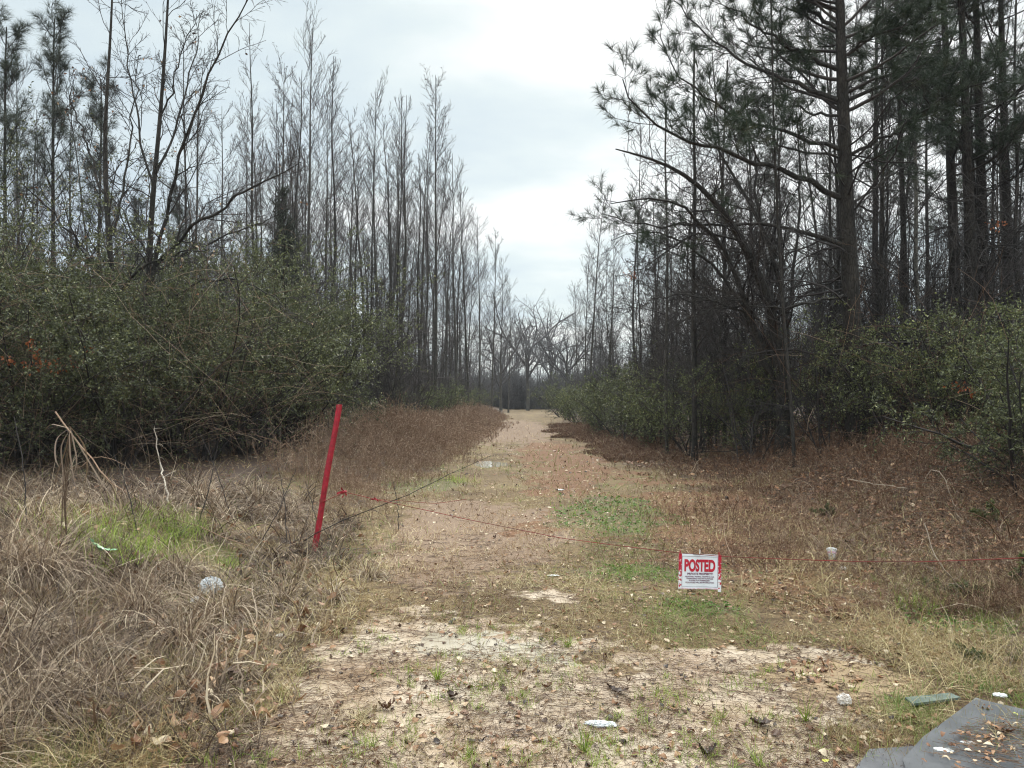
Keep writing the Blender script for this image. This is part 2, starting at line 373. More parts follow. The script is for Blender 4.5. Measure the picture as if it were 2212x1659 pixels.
SL = [slender_tree(17, .30, 44, .17), slender_tree(19, .36, 50, .155, balls=150), slender_tree(15, .25, 40, .18, balls=60),
      slender_tree(18, .22, 52, .20, 1.), slender_tree(13, .30, 34, .20), slender_tree(16, .42, 34, .15, lean=.02)]
DK = [slender_tree(16, .20, 40, .20, 1.2, bm='dark_bark', tm='dark_twig', lean=.03), slender_tree(14, .15, 44, .22, 1.2, bm='dark_bark', tm='dark_twig', lean=.035, balls=80),
      slender_tree(17, .3, 36, .18, 1., bm='dark_bark', tm='dark_twig', lean=.02)]
PO = [slender_tree(16, .45, 26, .12, .8, lean=.02), slender_tree(14, .4, 24, .13, .8, lean=.03), slender_tree(17, .5, 24, .11, .8, bm='dark_bark', lean=.02)]
POR = [slender_tree(15, .25, 30, .15, .9, bm='dark_bark', tm='dark_twig', lean=.025), slender_tree(13, .2, 30, .16, .9, bm='dark_bark', tm='dark_twig', lean=.03)]
def spreading_tree(H, name='bare_tree'):
    t, rt = grow(np.zeros((1, 3)), np.array([[.05, 0, 1.]]), np.array([H * .42]), np.array([H * .016]), np.array([H * .010]), 8, .04, .03)
    trunk = MB(); tubes(trunk, t, rt, 8); cr = MB()
    b1, r1 = sprout(t, rt, 9, .45, 1, 22, 60, 0, 10, .13, .03, .75, .02, Labs=H * .62, taper=.25)
    tubes(cr, b1, r1, 6, .2)
    b2, r2 = sprout(b1, r1, 9, .2, .97, 25, 60, .4, 7, .16, .03, .6, .012, taper=.4); tubes(cr, b2, r2, 4, .3)
    b3, r3 = sprout(b2, r2, 7, .15, .97, 25, 60, .42, 4, .16, .03, .6, .009, taper=.3); tubes(cr, b3, r3, 3, R.random(len(b3)))
    b4, r4 = sprout(b3, r3, 4, .2, .97, 25, 60, .5, 3, .16, .03, .6, .007, taper=.3); tubes(cr, b4, r4, 3, R.random(len(b4)))
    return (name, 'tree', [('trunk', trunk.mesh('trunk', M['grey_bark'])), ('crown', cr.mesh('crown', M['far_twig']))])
SP = [spreading_tree(13), spreading_tree(12)]
def tufts(mb, p, d, n, L, w, mi=0, spread=.9):
    N = len(p)
    pp = np.repeat(p, n, 0) - np.repeat(d, n, 0) * (R.random(N * n)[:, None] * .12)
    dd = norm(np.repeat(d, n, 0) * (1.15 - .5 * R.random((N * n, 1))) + R.normal(size=(N * n, 3)) * spread * .6)
    LL = L * (.7 + .5 * R.random(N * n))
    mid = pp + dd * LL[:, None] * .55; tip = pp + dd * LL[:, None] + np.array([0, 0, -.02])
    ribbons(mb, np.stack([pp, mid, tip], 1), np.array([[w, w * .9, w * .3]]), None, np.repeat(np.clip(R.normal(.4, .25, N), 0, 1), n), mi)
def pine_crown(t, rt, z0, z1, nb, L, tuftn=26, down=0., a0=55, a1=85, nl=.2, nw=.006, dead=18, needles='needle', bmat='dark_twig'):
    H = t[0, -1, 2] - t[0, 0, 2]; cr = MB()
    b1, r1 = sprout(t, rt, nb, z0 / H, z1 / H, a0, a1, 0, 9, .1, .07 - down, .38, .014, Labs=L, taper=.6)
    tubes(cr, b1, r1, 4, R.random(len(b1)), 0)
    b2, r2 = sprout(b1, r1, 9, .25, .98, 28, 60, .38, 5, .14, .06, .5, .007, taper=.4, flat=.4); tubes(cr, b2, r2, 3, R.random(len(b2)), 0)
    b3, r3 = sprout(b2, r2, 3, .3, .98, 25, 55, .5, 3, .14, .08, .6, .005, taper=.3); tubes(cr, b3, r3, 3, R.random(len(b3)), 0)
    for b in (b2, b3): tufts(cr, b[:, -1], norm(b[:, -1] - b[:, -2]), tuftn, nl, nw, 1)
    if dead:
        d1, rd = sprout(t, rt, dead, .12, z0 / H, 65, 100, 0, 7, .16, -.01, .2, .008, Labs=L * .6, taper=.2); tubes(cr, d1, rd, 3, .3, 0)
        d2, r2_ = sprout(d1, rd, 6, .2, .95, 30, 70, .4, 4, .18, 0, .6, .005); tubes(cr, d2, r2_, 3, .3, 0)
    return cr.mesh('crown', [M[bmat], M[needles]])
def pine_kind(H, z0, nb, L, r=.2, needles='needle', **k):
    t, rt = grow(np.zeros((1, 3)), np.array([[0, 0, 1.]]), np.array([H]), np.array([r]), np.array([.02]), 22, .008, .05)
    tr = MB(); tubes(tr, t, rt, 10)
    return ('pine_tree', 'pine', [('trunk', tr.mesh('trunk', M['pine_bark'])), ('crown', pine_crown(t, rt, z0, H * .99, nb, L, needles=needles, **k))])
PN = [pine_kind(19, 7.5, 36, 3.2, .155), pine_kind(17, 8.5, 30, 2.8, .13), pine_kind(14, 7.5, 30, 2.2, .10, 'needle_grey', dead=20, nw=.006, tuftn=13, nl=.26, down=-.06, a0=32, a1=62)]
def privet(H, stems, dens, W=1., mat='privet', lw=.020, ll=.042, tm='dark_twig', loose=0., droop=.03, hollow=.35):
    """many-stemmed evergreen shrub: arching stems, branches, twigs and small paired leaves"""
    st = MB(); lf = MB()
    a = R.random(stems) * 2 * PI; tilt = np.radians(4 + 38 * R.random(stems) ** .8 * W)
    d = np.stack([np.cos(a) * np.sin(tilt), np.sin(a) * np.sin(tilt), np.cos(tilt)], 1)
    p0 = np.stack([np.cos(a) * .35 * R.random(stems), np.sin(a) * .35 * R.random(stems), np.zeros(stems)], 1)
    s, rs = grow(p0, d, H * (.75 + .35 * R.random(stems)), np.full(stems, .024), np.full(stems, .006), 9, .09, -droop)
    tubes(st, s, rs, 4, R.random(stems))
    b1, r1 = sprout(s, rs, 15, .10, .98, 30, 75, .34, 6, .15, -.02, .5, .004, taper=.45); tubes(st, b1, r1, 3, R.random(len(b1)))
    b2, r2 = sprout(b1, r1, 6, .15, .97, 30, 65, .5, 4, .18, -.02, .6, .0028, taper=.3); tubes(st, b2, r2, 3, R.random(len(b2)))
    for b, n in ((b1, int(9 * dens)), (b2, int(9 * dens))):
        l, _ = sprout(b, np.full(b.shape[:2], .001), n, .15, 1., 35, 80, 0, 2, .1, 0, Labs=.02, taper=0.)
        dd = norm(l[:, 1] - l[:, 0]); k = len(l)
        keep = R.random(k) < hollow + (1 - hollow) * ss(.2, .5 * H, l[:, 0, 2]); l = l[keep]; dd = dd[keep]; k = len(l)
        if loose: sel = R.random(k) > loose; l = l[sel]; dd = dd[sel]; k = len(l)
        leaves(lf, l[:, 0], dd, ll * (.7 + .6 * R.random(k)), lw * (.7 + .6 * R.random(k)), np.clip(R.normal(.45, .22, k), 0, 1))
    return ('evergreen_shrub', 'shrub', [('stems', st.mesh('stems', M[tm])), ('foliage', lf.mesh('foliage', M[mat], False))])
PV = [privet(4.6, 18, 1.5, lw=.030, ll=.056), privet(4.2, 17, 1.6, 1.2, lw=.030, ll=.056), privet(4.8, 16, 1.4, .9, lw=.030, ll=.056)]
PVL = [privet(2.9, 11, .62, 1.2, 'privet_light', .032, .062), privet(2.6, 10, .62, 1.35, 'privet_light', .032, .060), privet(3.2, 9, .5, 1.0, 'privet_light', .032, .062)]
PVF = [privet(3.0, 9, .5, 1.2, 'privet', .045, .09), privet(2.6, 8, .45, 1.3, 'privet_light', .045, .09)]
def sapling(H, n, tm='twig'):
    cr = MB(); st = MB()
    t, rt = grow(R.normal(size=(n, 3)) * np.array([.2, .2, 0]), norm(np.stack([R.normal(size=n) * .12, R.normal(size=n) * .12, np.ones(n)], 1)), H * (.6 + .5 * R.random(n)), np.full(n, .028), np.full(n, .006), 10, .07, .03)
    tubes(st, t, rt, 5, .3)
    b1, r1 = sprout(t, rt, 24, .1, .98, 30, 70, .3, 6, .16, .04, .45, .007, taper=.6); tubes(cr, b1, r1, 3, R.random(len(b1)))
    b2, r2 = sprout(b1, r1, 8, .1, .97, 25, 65, .42, 4, .18, .03, .6, .005, taper=.3); tubes(cr, b2, r2, 3, R.random(len(b2)))
    b3, r3 = sprout(b2, r2, 3, .1, .97, 25, 65, .5, 3, .18, .03, .6, .004, taper=.3); tubes(cr, b3, r3, 3, R.random(len(b3)))
    return ('bare_sapling', 'sapling', [('stem', st.mesh('stem', M['grey_bark'])), ('crown', cr.mesh('crown', M[tm]))])
SA = [sapling(7, 3), sapling(6, 4, 'dark_twig'), sapling(8, 2, 'dark_twig')]

def at_ground(x, y): return (float(x), float(y), float(height(x, y)) - .03)
ORD = ['first', 'second', 'third', 'fourth', 'fifth', 'sixth', 'seventh', 'eighth', 'ninth', 'tenth', 'eleventh', 'twelfth', 'thirteenth', 'fourteenth', 'fifteenth', 'sixteenth', 'seventeenth', 'eighteenth', 'nineteenth', 'twentieth',
       'twenty-first', 'twenty-second', 'twenty-third', 'twenty-fourth', 'twenty-fifth', 'twenty-sixth', 'twenty-seventh', 'twenty-eighth', 'twenty-ninth', 'thirtieth']
def tree_at(proto, H0, u, vtop, Y, label, group=None, rz=None):
    """plant a kind so that it stands at depth Y under column u and is as tall as vtop says"""
    p = P(u, 860, Y); top = P(u, vtop, Y)[2]; g = at_ground(p[0], Y)
    s = (top - g[2]) / H0
    return put(proto, g, R.random() * 6.28 if rz is None else rz, min(1.25, max(.75, s)), label, group, sz=s)
# left row: (u, vtop, Y, kind, label)
HS = [17, 19, 15, 18, 13, 16]
LROW = [(1098, 600, 84, 0, 'lowest slender bare tree at the far end of the left row'),
        (1080, 560, 76, 5, 'thin bare tree near the far gap, left row'),
        (1062, 500, 66, 2, 'slender bare tree with leafless top near the far gap, left row'),
        (1036, 470, 60, 0, 'bare tree with many upswept twigs, left row near the gap'),
        (1012, 405, 55, 3, 'wide-crowned bare tree just right of the tallest tree'),
        (988, 330, 50, 4, 'thin bare tree close beside the tallest tree, right of it'),
        (940, 172, 40, 1, 'tallest bare tree of the left row, thick straight trunk'),
        (908, 270, 44, 5, 'thin bare tree just left of the tallest tree'),
        (872, 290, 46, 2, 'slender bare tree second to the left of the tallest tree'),
        (833, 245, 42, 0, 'bare tree with narrow pointed crown, left of the tallest tree pair'),
        (790, 225, 40, 5, 'bare tree with pale thin trunk over the right end of the green thicket'),
        (742, 330, 45, 4, 'shorter bare tree above the right shoulder of the green thicket'),
        (705, 210, 36, 3, 'full-crowned bare tree beside the dark conical evergreen'),
        (668, 320, 48, 2, 'bare tree directly behind the dark conical evergreen'),
        (602, 150, 34, 1, 'high bare tree with rounded broom-like top left of the gap'),
        (560, 230, 38, 5, 'slim bare tree left of the broom-topped tree'),
        (520, 230, 35, 0, 'bare tree with forked upright top above the thicket'),
        (468, 210, 33, 2, 'bare tree right of the long leaning limbs')]
for u, vt, Y, k, lab in LROW:
    tree_at(SL[k], HS[k], u, vt, Y, lab, 'slender bare trees along the left of the track')
RROW = [(1275, 400, 50, 5, 'lone slender bare tree at the right edge of the gap'),
        (1248, 610, 72, 4, 'low bare tree leaning over the far end, right side'),
        (1262, 540, 62, 2, 'small bare tree just behind the lone slender right tree'),
        (1312, 470, 46, 0, 'thin bare tree right of the lone slender tree')]
for u, vt, Y, k, lab in RROW:
    tree_at(SL[k], HS[k], u, vt, Y, lab, 'slender bare trees along the right of the track')
for i in range(80):
    Y = 26 + 46 * R.random(); X = -4.9 - R.random() ** 1.5 * 9 + .0145 * Y + (0 if Y > 32 else -2.5)
    s_ = .62 + .3 * R.random()
    put(PO[i % 3], at_ground(X, Y), R.random() * 6.28, s_, 'thin pole-like bare tree crowded between the taller trees of the left row', 'thin poles in the left row', sz=s_ * (.95 + .2 * R.random()))
for i in range(40):
    Y = 19 + 26 * R.random(); X = 5.0 + R.random() * Y * .55 + .0145 * Y
    s_ = .62 + .3 * R.random()
    put(POR[i % 2], at_ground(X, Y), R.random() * 6.28, s_, 'thin dark pole-like bare tree crowded among the right pines', 'thin poles among the right pines', sz=s_ * (.95 + .2 * R.random()))
# trees at the far end of the track
tree_at(SP[0], 10.3, 1140, 640, 98, 'wide-spreading bare tree standing at the end of the track', 'bare trees closing the far end', 1.0)
tree_at(SP[1], 9.3, 1082, 700, 94, 'crooked spreading bare tree at the left of the far end', 'bare trees closing the far end', 2.0)
tree_at(SP[1], 9.3, 1188, 680, 112, 'finely branched bare tree behind the far end, on the right', 'bare trees closing the far end', 4.0)
tree_at(SP[0], 10.3, 1225, 690, 106, 'low spreading bare tree beside the right row at the far end', 'bare trees closing the far end', 3.3)
# deep wood on both sides
cnt = 0
for side, n in ((-1, 120), (1, 95)):
    k = 0
    while k < n:
        Y = 29 + 76 * R.random() ** .8
        X = side * (5.5 + (abs(R.normal()) * .35 + R.random() * .75) * Y * .62) + .0145 * Y
        if side < 0 and X > -5.2: continue
        pr = SL if (side < 0 or R.random() < .45) else DK
        pk = int(R.integers(0, len(pr)))
        s = (.72 + .3 * R.random()) * (1.0 if side < 0 else .95)
        sl = 'left' if side < 0 else 'right'
        put(pr[pk], at_ground(X, Y), R.random() * 6.28, s, f'thin bare tree deep in the {sl} wood behind the front row', f'bare trees deep in the {sl} wood', sz=s * (.9 + .15 * R.random()))
        k += 1
# bare saplings and brushwood
for side, n in ((-1, 46), (1, 60)):
    for k in range(n):
        Y = 17 + 55 * R.random() ** 1.2
        X = side * (4.6 + R.random() ** 1.3 * Y * .62) + .0145 * Y
        if side < 0 and Y < 26: X = min(X, -7.5)
        sl = 'left' if side < 0 else 'right'
        put(SA[int(R.integers(0, 3))], at_ground(X, Y), R.random() * 6.28, .7 + .5 * R.random(), f'leafless twiggy sapling among the trunks of the {sl} wood', f'bare saplings in the {sl} wood')

for (x, y, k, s) in [(5.2, 21, 1, 1.0), (6.2, 22.5, 2, 1.1), (4.9, 25, 2, 1.05), (7.2, 20.5, 1, 1.15), (5.6, 28, 0, 1.1), (6.8, 26, 1, 1.2), (8.4, 23, 2, 1.1), (4.7, 31, 2, 1.0), (9.3, 20.5, 1, 1.0), (7.8, 28, 2, 1.2), (6.0, 33, 1, 1.1), (10.6, 22, 2, 1.0), (5.3, 37, 2, 1.1), (12, 19.5, 1, .9), (13.4, 21, 2, .95)]:
    put(SA[k], at_ground(x, y), R.random() * 6.28, s, 'tall dark twiggy sapling crowding behind the right shrubs', 'dark saplings behind the right shrubs')
# ------------------------------------------------------------------ left: evergreen thicket
def shr(protos, pts, labs, group):
    for i, (x, y, s) in enumerate(pts):
        put(protos[i % len(protos)], at_ground(x, y), R.random() * 6.28, s, labs[i] if isinstance(labs, list) else labs, group)
front = [(-13.2, 13.5, 1.1), (-11.2, 12.6, 1.0), (-9.4, 12.4, 1.0), (-8.0, 12.4, .82), (-6.7, 12.9, .90), (-5.9, 14.4, .86), (-5.6, 16.2, 1.0), (-5.5, 18.2, 1.08), (-5.7, 20.4, 1.10)]
flab = ['leftmost tall evergreen shrub of the green thicket', 'tall evergreen shrub below the left pines, thicket front', 'dark evergreen shrub behind the bent dead grass stalk', 'evergreen shrub in the thicket front under the forked dark tree',
        'dense evergreen shrub at the middle of the thicket front', 'evergreen shrub behind the red post, to its left', 'rounded evergreen shrub with dark hollows behind the red post', 'bulging evergreen shrub at the right shoulder of the thicket', 'last evergreen shrub of the thicket, bulging toward the track']
shr(PV, front, flab, 'evergreen shrubs of the left thicket')
back = [(-14.5, 16, 1.2), (-12.2, 15.5, 1.05), (-10.2, 15.2, 1.08), (-8.6, 15.4, .95), (-7.3, 16.4, 1.0), (-7.0, 18.8, 1.0), (-9.5, 18.5, 1.1), (-12, 19, 1.15), (-15.5, 20, 1.2), (-7.8, 21.5, 1.1), (-18, 20, 1.2)]
shr(PV, back, 'evergreen shrub behind the front of the left thicket', 'evergreen shrubs at the back of the left thicket')
put(privet(7.2, 12, .9, .5, lw=.034, ll=.06), at_ground(-11.9, 16.5), 1.0, 1.0, 'tall evergreen tree-shrub at the left edge, higher than the thicket', None)
low = [(-5.4, 26, .5), (-5.0, 30, .6), (-4.7, 34, .7), (-4.6, 39, .8), (-4.0, 44, .8), (-4.2, 49, .8), (-3.6, 55, .8), (-3.9, 62, .8), (-3.2, 70, .8), (-7.6, 31, .9), (-7.0, 38, .9)]
shr(PVF, low, 'low evergreen shrub under the left row of bare trees', 'low evergreen shrubs along the left of the track')
# right understorey
rl = [(3.9, 26, .80), (4.6, 23.5, .88), (4.3, 29.5, .9), (4.2, 33.5, .95), (4.0, 38, 1.0), (3.9, 43, 1.0), (4.0, 49, 1.0), (3.9, 56, 1.), (4.2, 64, 1.1), (4.6, 74, 1.1), (5.6, 31, 1.1), (6, 37, 1.15), (6.2, 26, 1.05), (5.9, 44, 1.2)]
shr(PVF, rl, 'evergreen shrub along the right edge of the track', 'evergreen shrubs along the right of the track')
rn = [(4.9, 20.5, .85), (5.9, 18.2, .88), (6.8, 16.2, .92), (7.6, 14.6, 1.0), (8.7, 13.9, 1.02), (9.7, 13.1, 1.0), (10.8, 13.6, 1.02), (12.2, 14.2, 1.1), (8.2, 17.3, 1.05), (10.2, 16.6, 1.1), (12.4, 17.5, 1.15), (6.8, 20.5, 1.05), (14.5, 16, 1.2)]
rlab = ['small loose evergreen shrub left of the leaning dark stems', 'loose evergreen shrub at the foot of the leaning dark stems', 'evergreen shrub left of the big pine trunk', 'pale green loose shrub in front of the big pine trunk', 'loose green shrub right of the big pine trunk', 'green shrub under the twin right pines',
        'green shrub between the twin pines and the right edge', 'dense green shrub at the far right behind the nearest bush'] + ['loose evergreen shrub farther back in the right wood'] * 5
shr(PVL, rn, rlab, 'loose evergreen shrubs under the right pines')
NB = privet(1.9, 12, 1.3, 1.5, 'privet', .020, .042)
put(NB, at_ground(6.35, 9.1), 1., 1.0, 'nearest dark green bush at the right edge above the brown weeds', None)
put(NB, at_ground(7.3, 10.4), 3., 1.25, 'dark green bush just behind the nearest bush at the right', None)
SMALL = privet(.34, 8, .8, 2.4, 'privet_light', .024, .040)
for (u, v, s, lab) in [(2150, 1290, .85, 'small leafy green plant in the weeds below the rope, at the right'), (2180, 1130, .7, 'small green sprig among brown weeds above the rope'), (1790, 1110, .45, 'tiny broad green plant at the edge of the brown weeds'), (2180, 1440, .55, 'low dark green plant above the grey boards'), (1790, 1112, .3, 'small green sprig beside the tiny broad plant')]:
    g = G(u, v); put(('small_plant', 'plant', SMALL[2]), (g[0], g[1], g[2]), R.random() * 6, s, lab, None)

# dark conical evergreen behind the thicket (cedar seen through bare twigs)
def cone_tree():
    t, rt = grow(np.zeros((1, 3)), np.array([[0, 0, 1.]]), np.array([8.]), np.array([.12]), np.array([.01]), 14, .01, .05)
    tr = MB(); tubes(tr, t, rt, 8); cr = MB()
    b1, r1 = sprout(t, rt, 260, .04, .995, 35, 60, 0, 6, .1, .12, .3, .009, Labs=2.4, taper=.88); tubes(cr, b1, r1, 3, R.random(len(b1)), 0)
    b2, r2 = sprout(b1, r1, 14, .15, .98, 25, 55, .36, 4, .12, .10, .5, .008); tubes(cr, b2, r2, 3, R.random(len(b2)), 0)
    b3, r3 = sprout(b2, r2, 5, .15, .98, 25, 55, .6, 3, .12, .08, .6, .009)
    tubes(cr, b3, r3, 3, R.random(len(b3)), 1)
    return ('conical_evergreen', 'tree', [('trunk', tr.mesh('trunk', M['dark_bark'])), ('crown', cr.mesh('crown', [M['dark_twig'], M['needle_grey']]))])
tree_at(cone_tree(), 8.0, 622, 405, 23.5, 'dark grey-green conical evergreen rising behind the thicket')

# ------------------------------------------------------------------ left pines
tree_at(PN[2], 14, 115, 40, 27, 'feathery-topped pine at the upper left corner')
tree_at(PN[2], 14, 12, 60, 25, 'pine at the very left edge, half out of view')
tree_at(PN[2], 14, 205, 170, 33, 'smaller feathery pine right of the upper left pine')
tree_at(PN[2], 14, 380, 400, 34, 'low pine hidden behind the forked dark tree')
tree_at(PN[2], 14, 292, 430, 36, 'low pine between the two dark trees of the thicket')

# ------------------------------------------------------------------ hand-placed near trees: limbs given as real polylines
def limb_tree(name, cat, label, base, trunk_pl, r0, r1, limbs, bm='dark_bark', tm='dark_twig', n2=16, n3=7, n4=3, L2=.30, K=16, leafy=None, trop=.05, trunk_twigs=20):
    o = np.array(base); e = empty(name, base); tag(e, label, cat)
    tp = resample(trunk_pl, 22) - o; tr = MB(); rr = np.linspace(r0, r1, 22); rr[0] *= 1.3; tubes(tr, tp, rr, 10); tr.build('trunk', M[bm], e)
    cr = MB(); lp = []; lr = []
    for pl, a, b in limbs:
        lb = MB(); q = resample(pl, K) - o; q[1:-1] += R.normal(size=(K - 2, 3)) * .03
        r = np.linspace(a, b, K); tubes(lb, q, r, 7); lb.build('limb', M[bm], e); lp.append(q); lr.append(r)
    tt = tp[None, :, :]; trr = rr[None]
    if trunk_twigs:
        b0, q0 = sprout(tt, trr, trunk_twigs, .25, .97, 35, 70, .22, 7, .15, trop, .35, .008, taper=.4)
        tubes(cr, b0, q0, 3, R.random(len(b0)))
        c0, s0 = sprout(b0, q0, n3, .15, .97, 25, 60, .4, 4, .16, trop, .6, .005); tubes(cr, c0, s0, 3, R.random(len(c0)))
        c1, s1 = sprout(c0, s0, n4, .15, .97, 25, 60, .5, 3, .16, trop, .6, .004); tubes(cr, c1, s1, 3, R.random(len(c1)))
    if lp:
        A = np.stack(lp); B = np.stack(lr)
        b1, q1 = sprout(A, B, n2, .18, .98, 22, 60, L2, 7, .14, trop, .5, .007, taper=.55); tubes(cr, b1, q1, 3, R.random(len(b1)))
        b2, q2 = sprout(b1, q1, n3, .15, .97, 22, 60, .40, 4, .16, trop, .6, .0045, taper=.4); tubes(cr, b2, q2, 3, R.random(len(b2)))
        b3, q3 = sprout(b2, q2, n4, .15, .97, 22, 60, .5, 3, .16, trop, .6, .0035, taper=.3); tubes(cr, b3, q3, 3, R.random(len(b3)))
        if leafy:
            s = R.integers(0, len(b3), leafy); leaves(cr, b3[s, -1], norm(rdir(leafy) + np.array([0, 0, -.8])), .07, .045, R.random(leafy), 1)
    cr.build('crown', [M[tm], M['litter']], e); return e
def PL(Y, pts, dy=0.):
    n = len(pts); return [P(u, v, Y + dy * i / max(1, n - 1)) for i, (u, v) in enumerate(pts)]
def base_of(u, Y):
    p = P(u, 860, Y); return at_ground(p[0], Y)
Y = 15.5; b = base_of(318, Y)
limb_tree('bare_tree', 'tree', 'dark forked bare tree with long limbs sweeping right out of the thicket', b,
          [b] + PL(Y, [(320, 700), (322, 560), (330, 420), (342, 300), (350, 200), (358, 90), (366, -60)]), .085, .018,
          [(PL(Y, [(325, 640), (350, 500), (375, 400), (400, 300), (440, 180), (480, 90), (540, -10)], -1.5), .045, .010),
           (PL(Y, [(322, 590), (380, 520), (440, 470), (520, 420), (600, 380), (650, 350)], -2.2), .042, .008),
           (PL(Y, [(322, 610), (390, 550), (470, 520), (560, 480), (640, 440)], 1.5), .032, .006),
           (PL(Y, [(335, 380), (370, 300), (400, 200), (420, 120), (440, 20)], 1.2), .028, .006),
           (PL(Y, [(332, 400), (300, 300), (285, 200), (270, 90), (262, -20)], 1.0), .026, .006),
           (PL(Y, [(345, 260), (375, 180), (390, 110), (425, 30)], -.6), .020, .005),
           (PL(Y, [(320, 700), (400, 620), (480, 600), (560, 620), (640, 680)], -2.5), .028, .006),
           (PL(Y, [(321, 560), (270, 470), (220, 400), (170, 380)], .6), .022, .005)], leafy=60, trunk_twigs=10)
Y = 14.5; b = base_of(243, Y)
limb_tree('bare_tree', 'tree', 'dark bare tree forking low with an upright left stem in the thicket', b,
          [b] + PL(Y, [(246, 740), (245, 640), (236, 520), (228, 420), (226, 300), (232, 180), (240, 60), (244, -50)]), .08, .015,
          [(PL(Y, [(245, 650), (290, 590), (340, 560), (400, 540), (450, 540)], -1.2), .036, .007),
           (PL(Y, [(245, 640), (200, 560), (150, 500), (90, 430), (50, 400)], -.8), .036, .007),
           (PL(Y, [(236, 520), (260, 440), (280, 330), (290, 220), (300, 120)], .8), .028, .006),
           (PL(Y, [(228, 420), (190, 330), (160, 240), (150, 150)], .6), .024, .006)], leafy=90, trunk_twigs=10)
# right: leaning multi-stemmed tree
Y = 17.; b = base_of(1690, Y)
limb_tree('leaning_tree', 'tree', 'black multi-stemmed tree leaning left over the right shrubs', b,
          [b] + PL(Y, [(1692, 860), (1684, 760), (1662, 650), (1615, 540), (1560, 450), (1490, 380), (1420, 345), (1330, 322)], -2.), .17, .012,
          [(PL(Y, [(1690, 860), (1640, 740), (1600, 640), (1565, 540), (1520, 470), (1460, 430), (1380, 425), (1320, 440)], -1.2), .085, .010),
           (PL(Y, [(1690, 850), (1700, 720), (1690, 620), (1650, 500), (1590, 380), (1540, 300), (1500, 200)], 1.0), .085, .010),
           (PL(Y, [(1690, 820), (1625, 690), (1560, 590), (1480, 520), (1400, 490), (1320, 520)], .8), .06, .008),
           (PL(Y, [(1688, 800), (1668, 640), (1640, 470), (1625, 330), (1610, 180)], 2.), .06, .010),
           (PL(Y, [(1690, 760), (1710, 640), (1725, 500), (1730, 360), (1720, 240)], 1.), .05, .010),
           (PL(Y, [(1640, 690), (1520, 640), (1420, 640), (1340, 680)], -1.), .03, .006),
           (PL(Y, [(1660, 660), (1560, 660), (1460, 700), (1400, 760)], -1.5), .03, .006),
           (PL(Y, [(1600, 520), (1500, 500), (1420, 560), (1350, 600)], -1.), .03, .006)], n2=20, n3=8, n4=3, trunk_twigs=26, trop=.0)
Y = 15.; b = base_of(1715, Y)
limb_tree('bare_tree', 'tree', 'slim pale-barked stem standing right of the leaning black tree', b, [b] + PL(Y, [(1712, 900), (1700, 780), (1690, 640), (1680, 480), (1672, 300), (1668, 100), (1664, -60)]), .035, .014, [], bm='dark_bark', trunk_twigs=30)
for (ub, pts, r, lab, bm) in [
        (1985, [(1988, 880), (1990, 700), (1975, 600), (1980, 480), (1976, 300), (1972, 120), (1975, -40)], .07, 'smooth light grey tree with wavy trunk among the right pines', 'pale_bark'),
        (1793, [(1793, 800), (1795, 600), (1792, 400), (1794, 200), (1793, -40)], .05, 'thin straight bare trunk close left of the big pine', 'dark_bark'),
        (1905, [(1905, 820), (1903, 600), (1906, 420), (1905, 200), (1907, -40)], .075, 'slim straight dark trunk right of the big pine', 'dark_bark'),
        (1500, [(1500, 800), (1497, 600), (1502, 420), (1498, 240), (1500, 90)], .075, 'thin upright bare tree behind the leaning stems', 'dark_bark'),
        (1565, [(1565, 800), (1568, 600), (1560, 400), (1566, 240), (1572, 130)], .05, 'thin bare tree just right of the upright one behind the leaning stems', 'dark_bark'),
        (1440, [(1438, 800), (1442, 620), (1440, 450), (1436, 330), (1440, 230)], .05, 'slim bare tree left of the upright one behind the leaning stems', 'grey_bark'),
        (2210, [(2205, 700), (2190, 520), (2200, 380), (2190, 200), (2196, -30)], .07, 'bare dark trunk at the right edge of the view', 'dark_bark')]:
    Yt = 19. if r > .06 else 21.; b = base_of(ub, Yt)
    limb_tree('bare_tree', 'tree', lab, b, [b] + PL(Yt, pts), r, .02, [], bm=bm, trunk_twigs=34, n3=8)

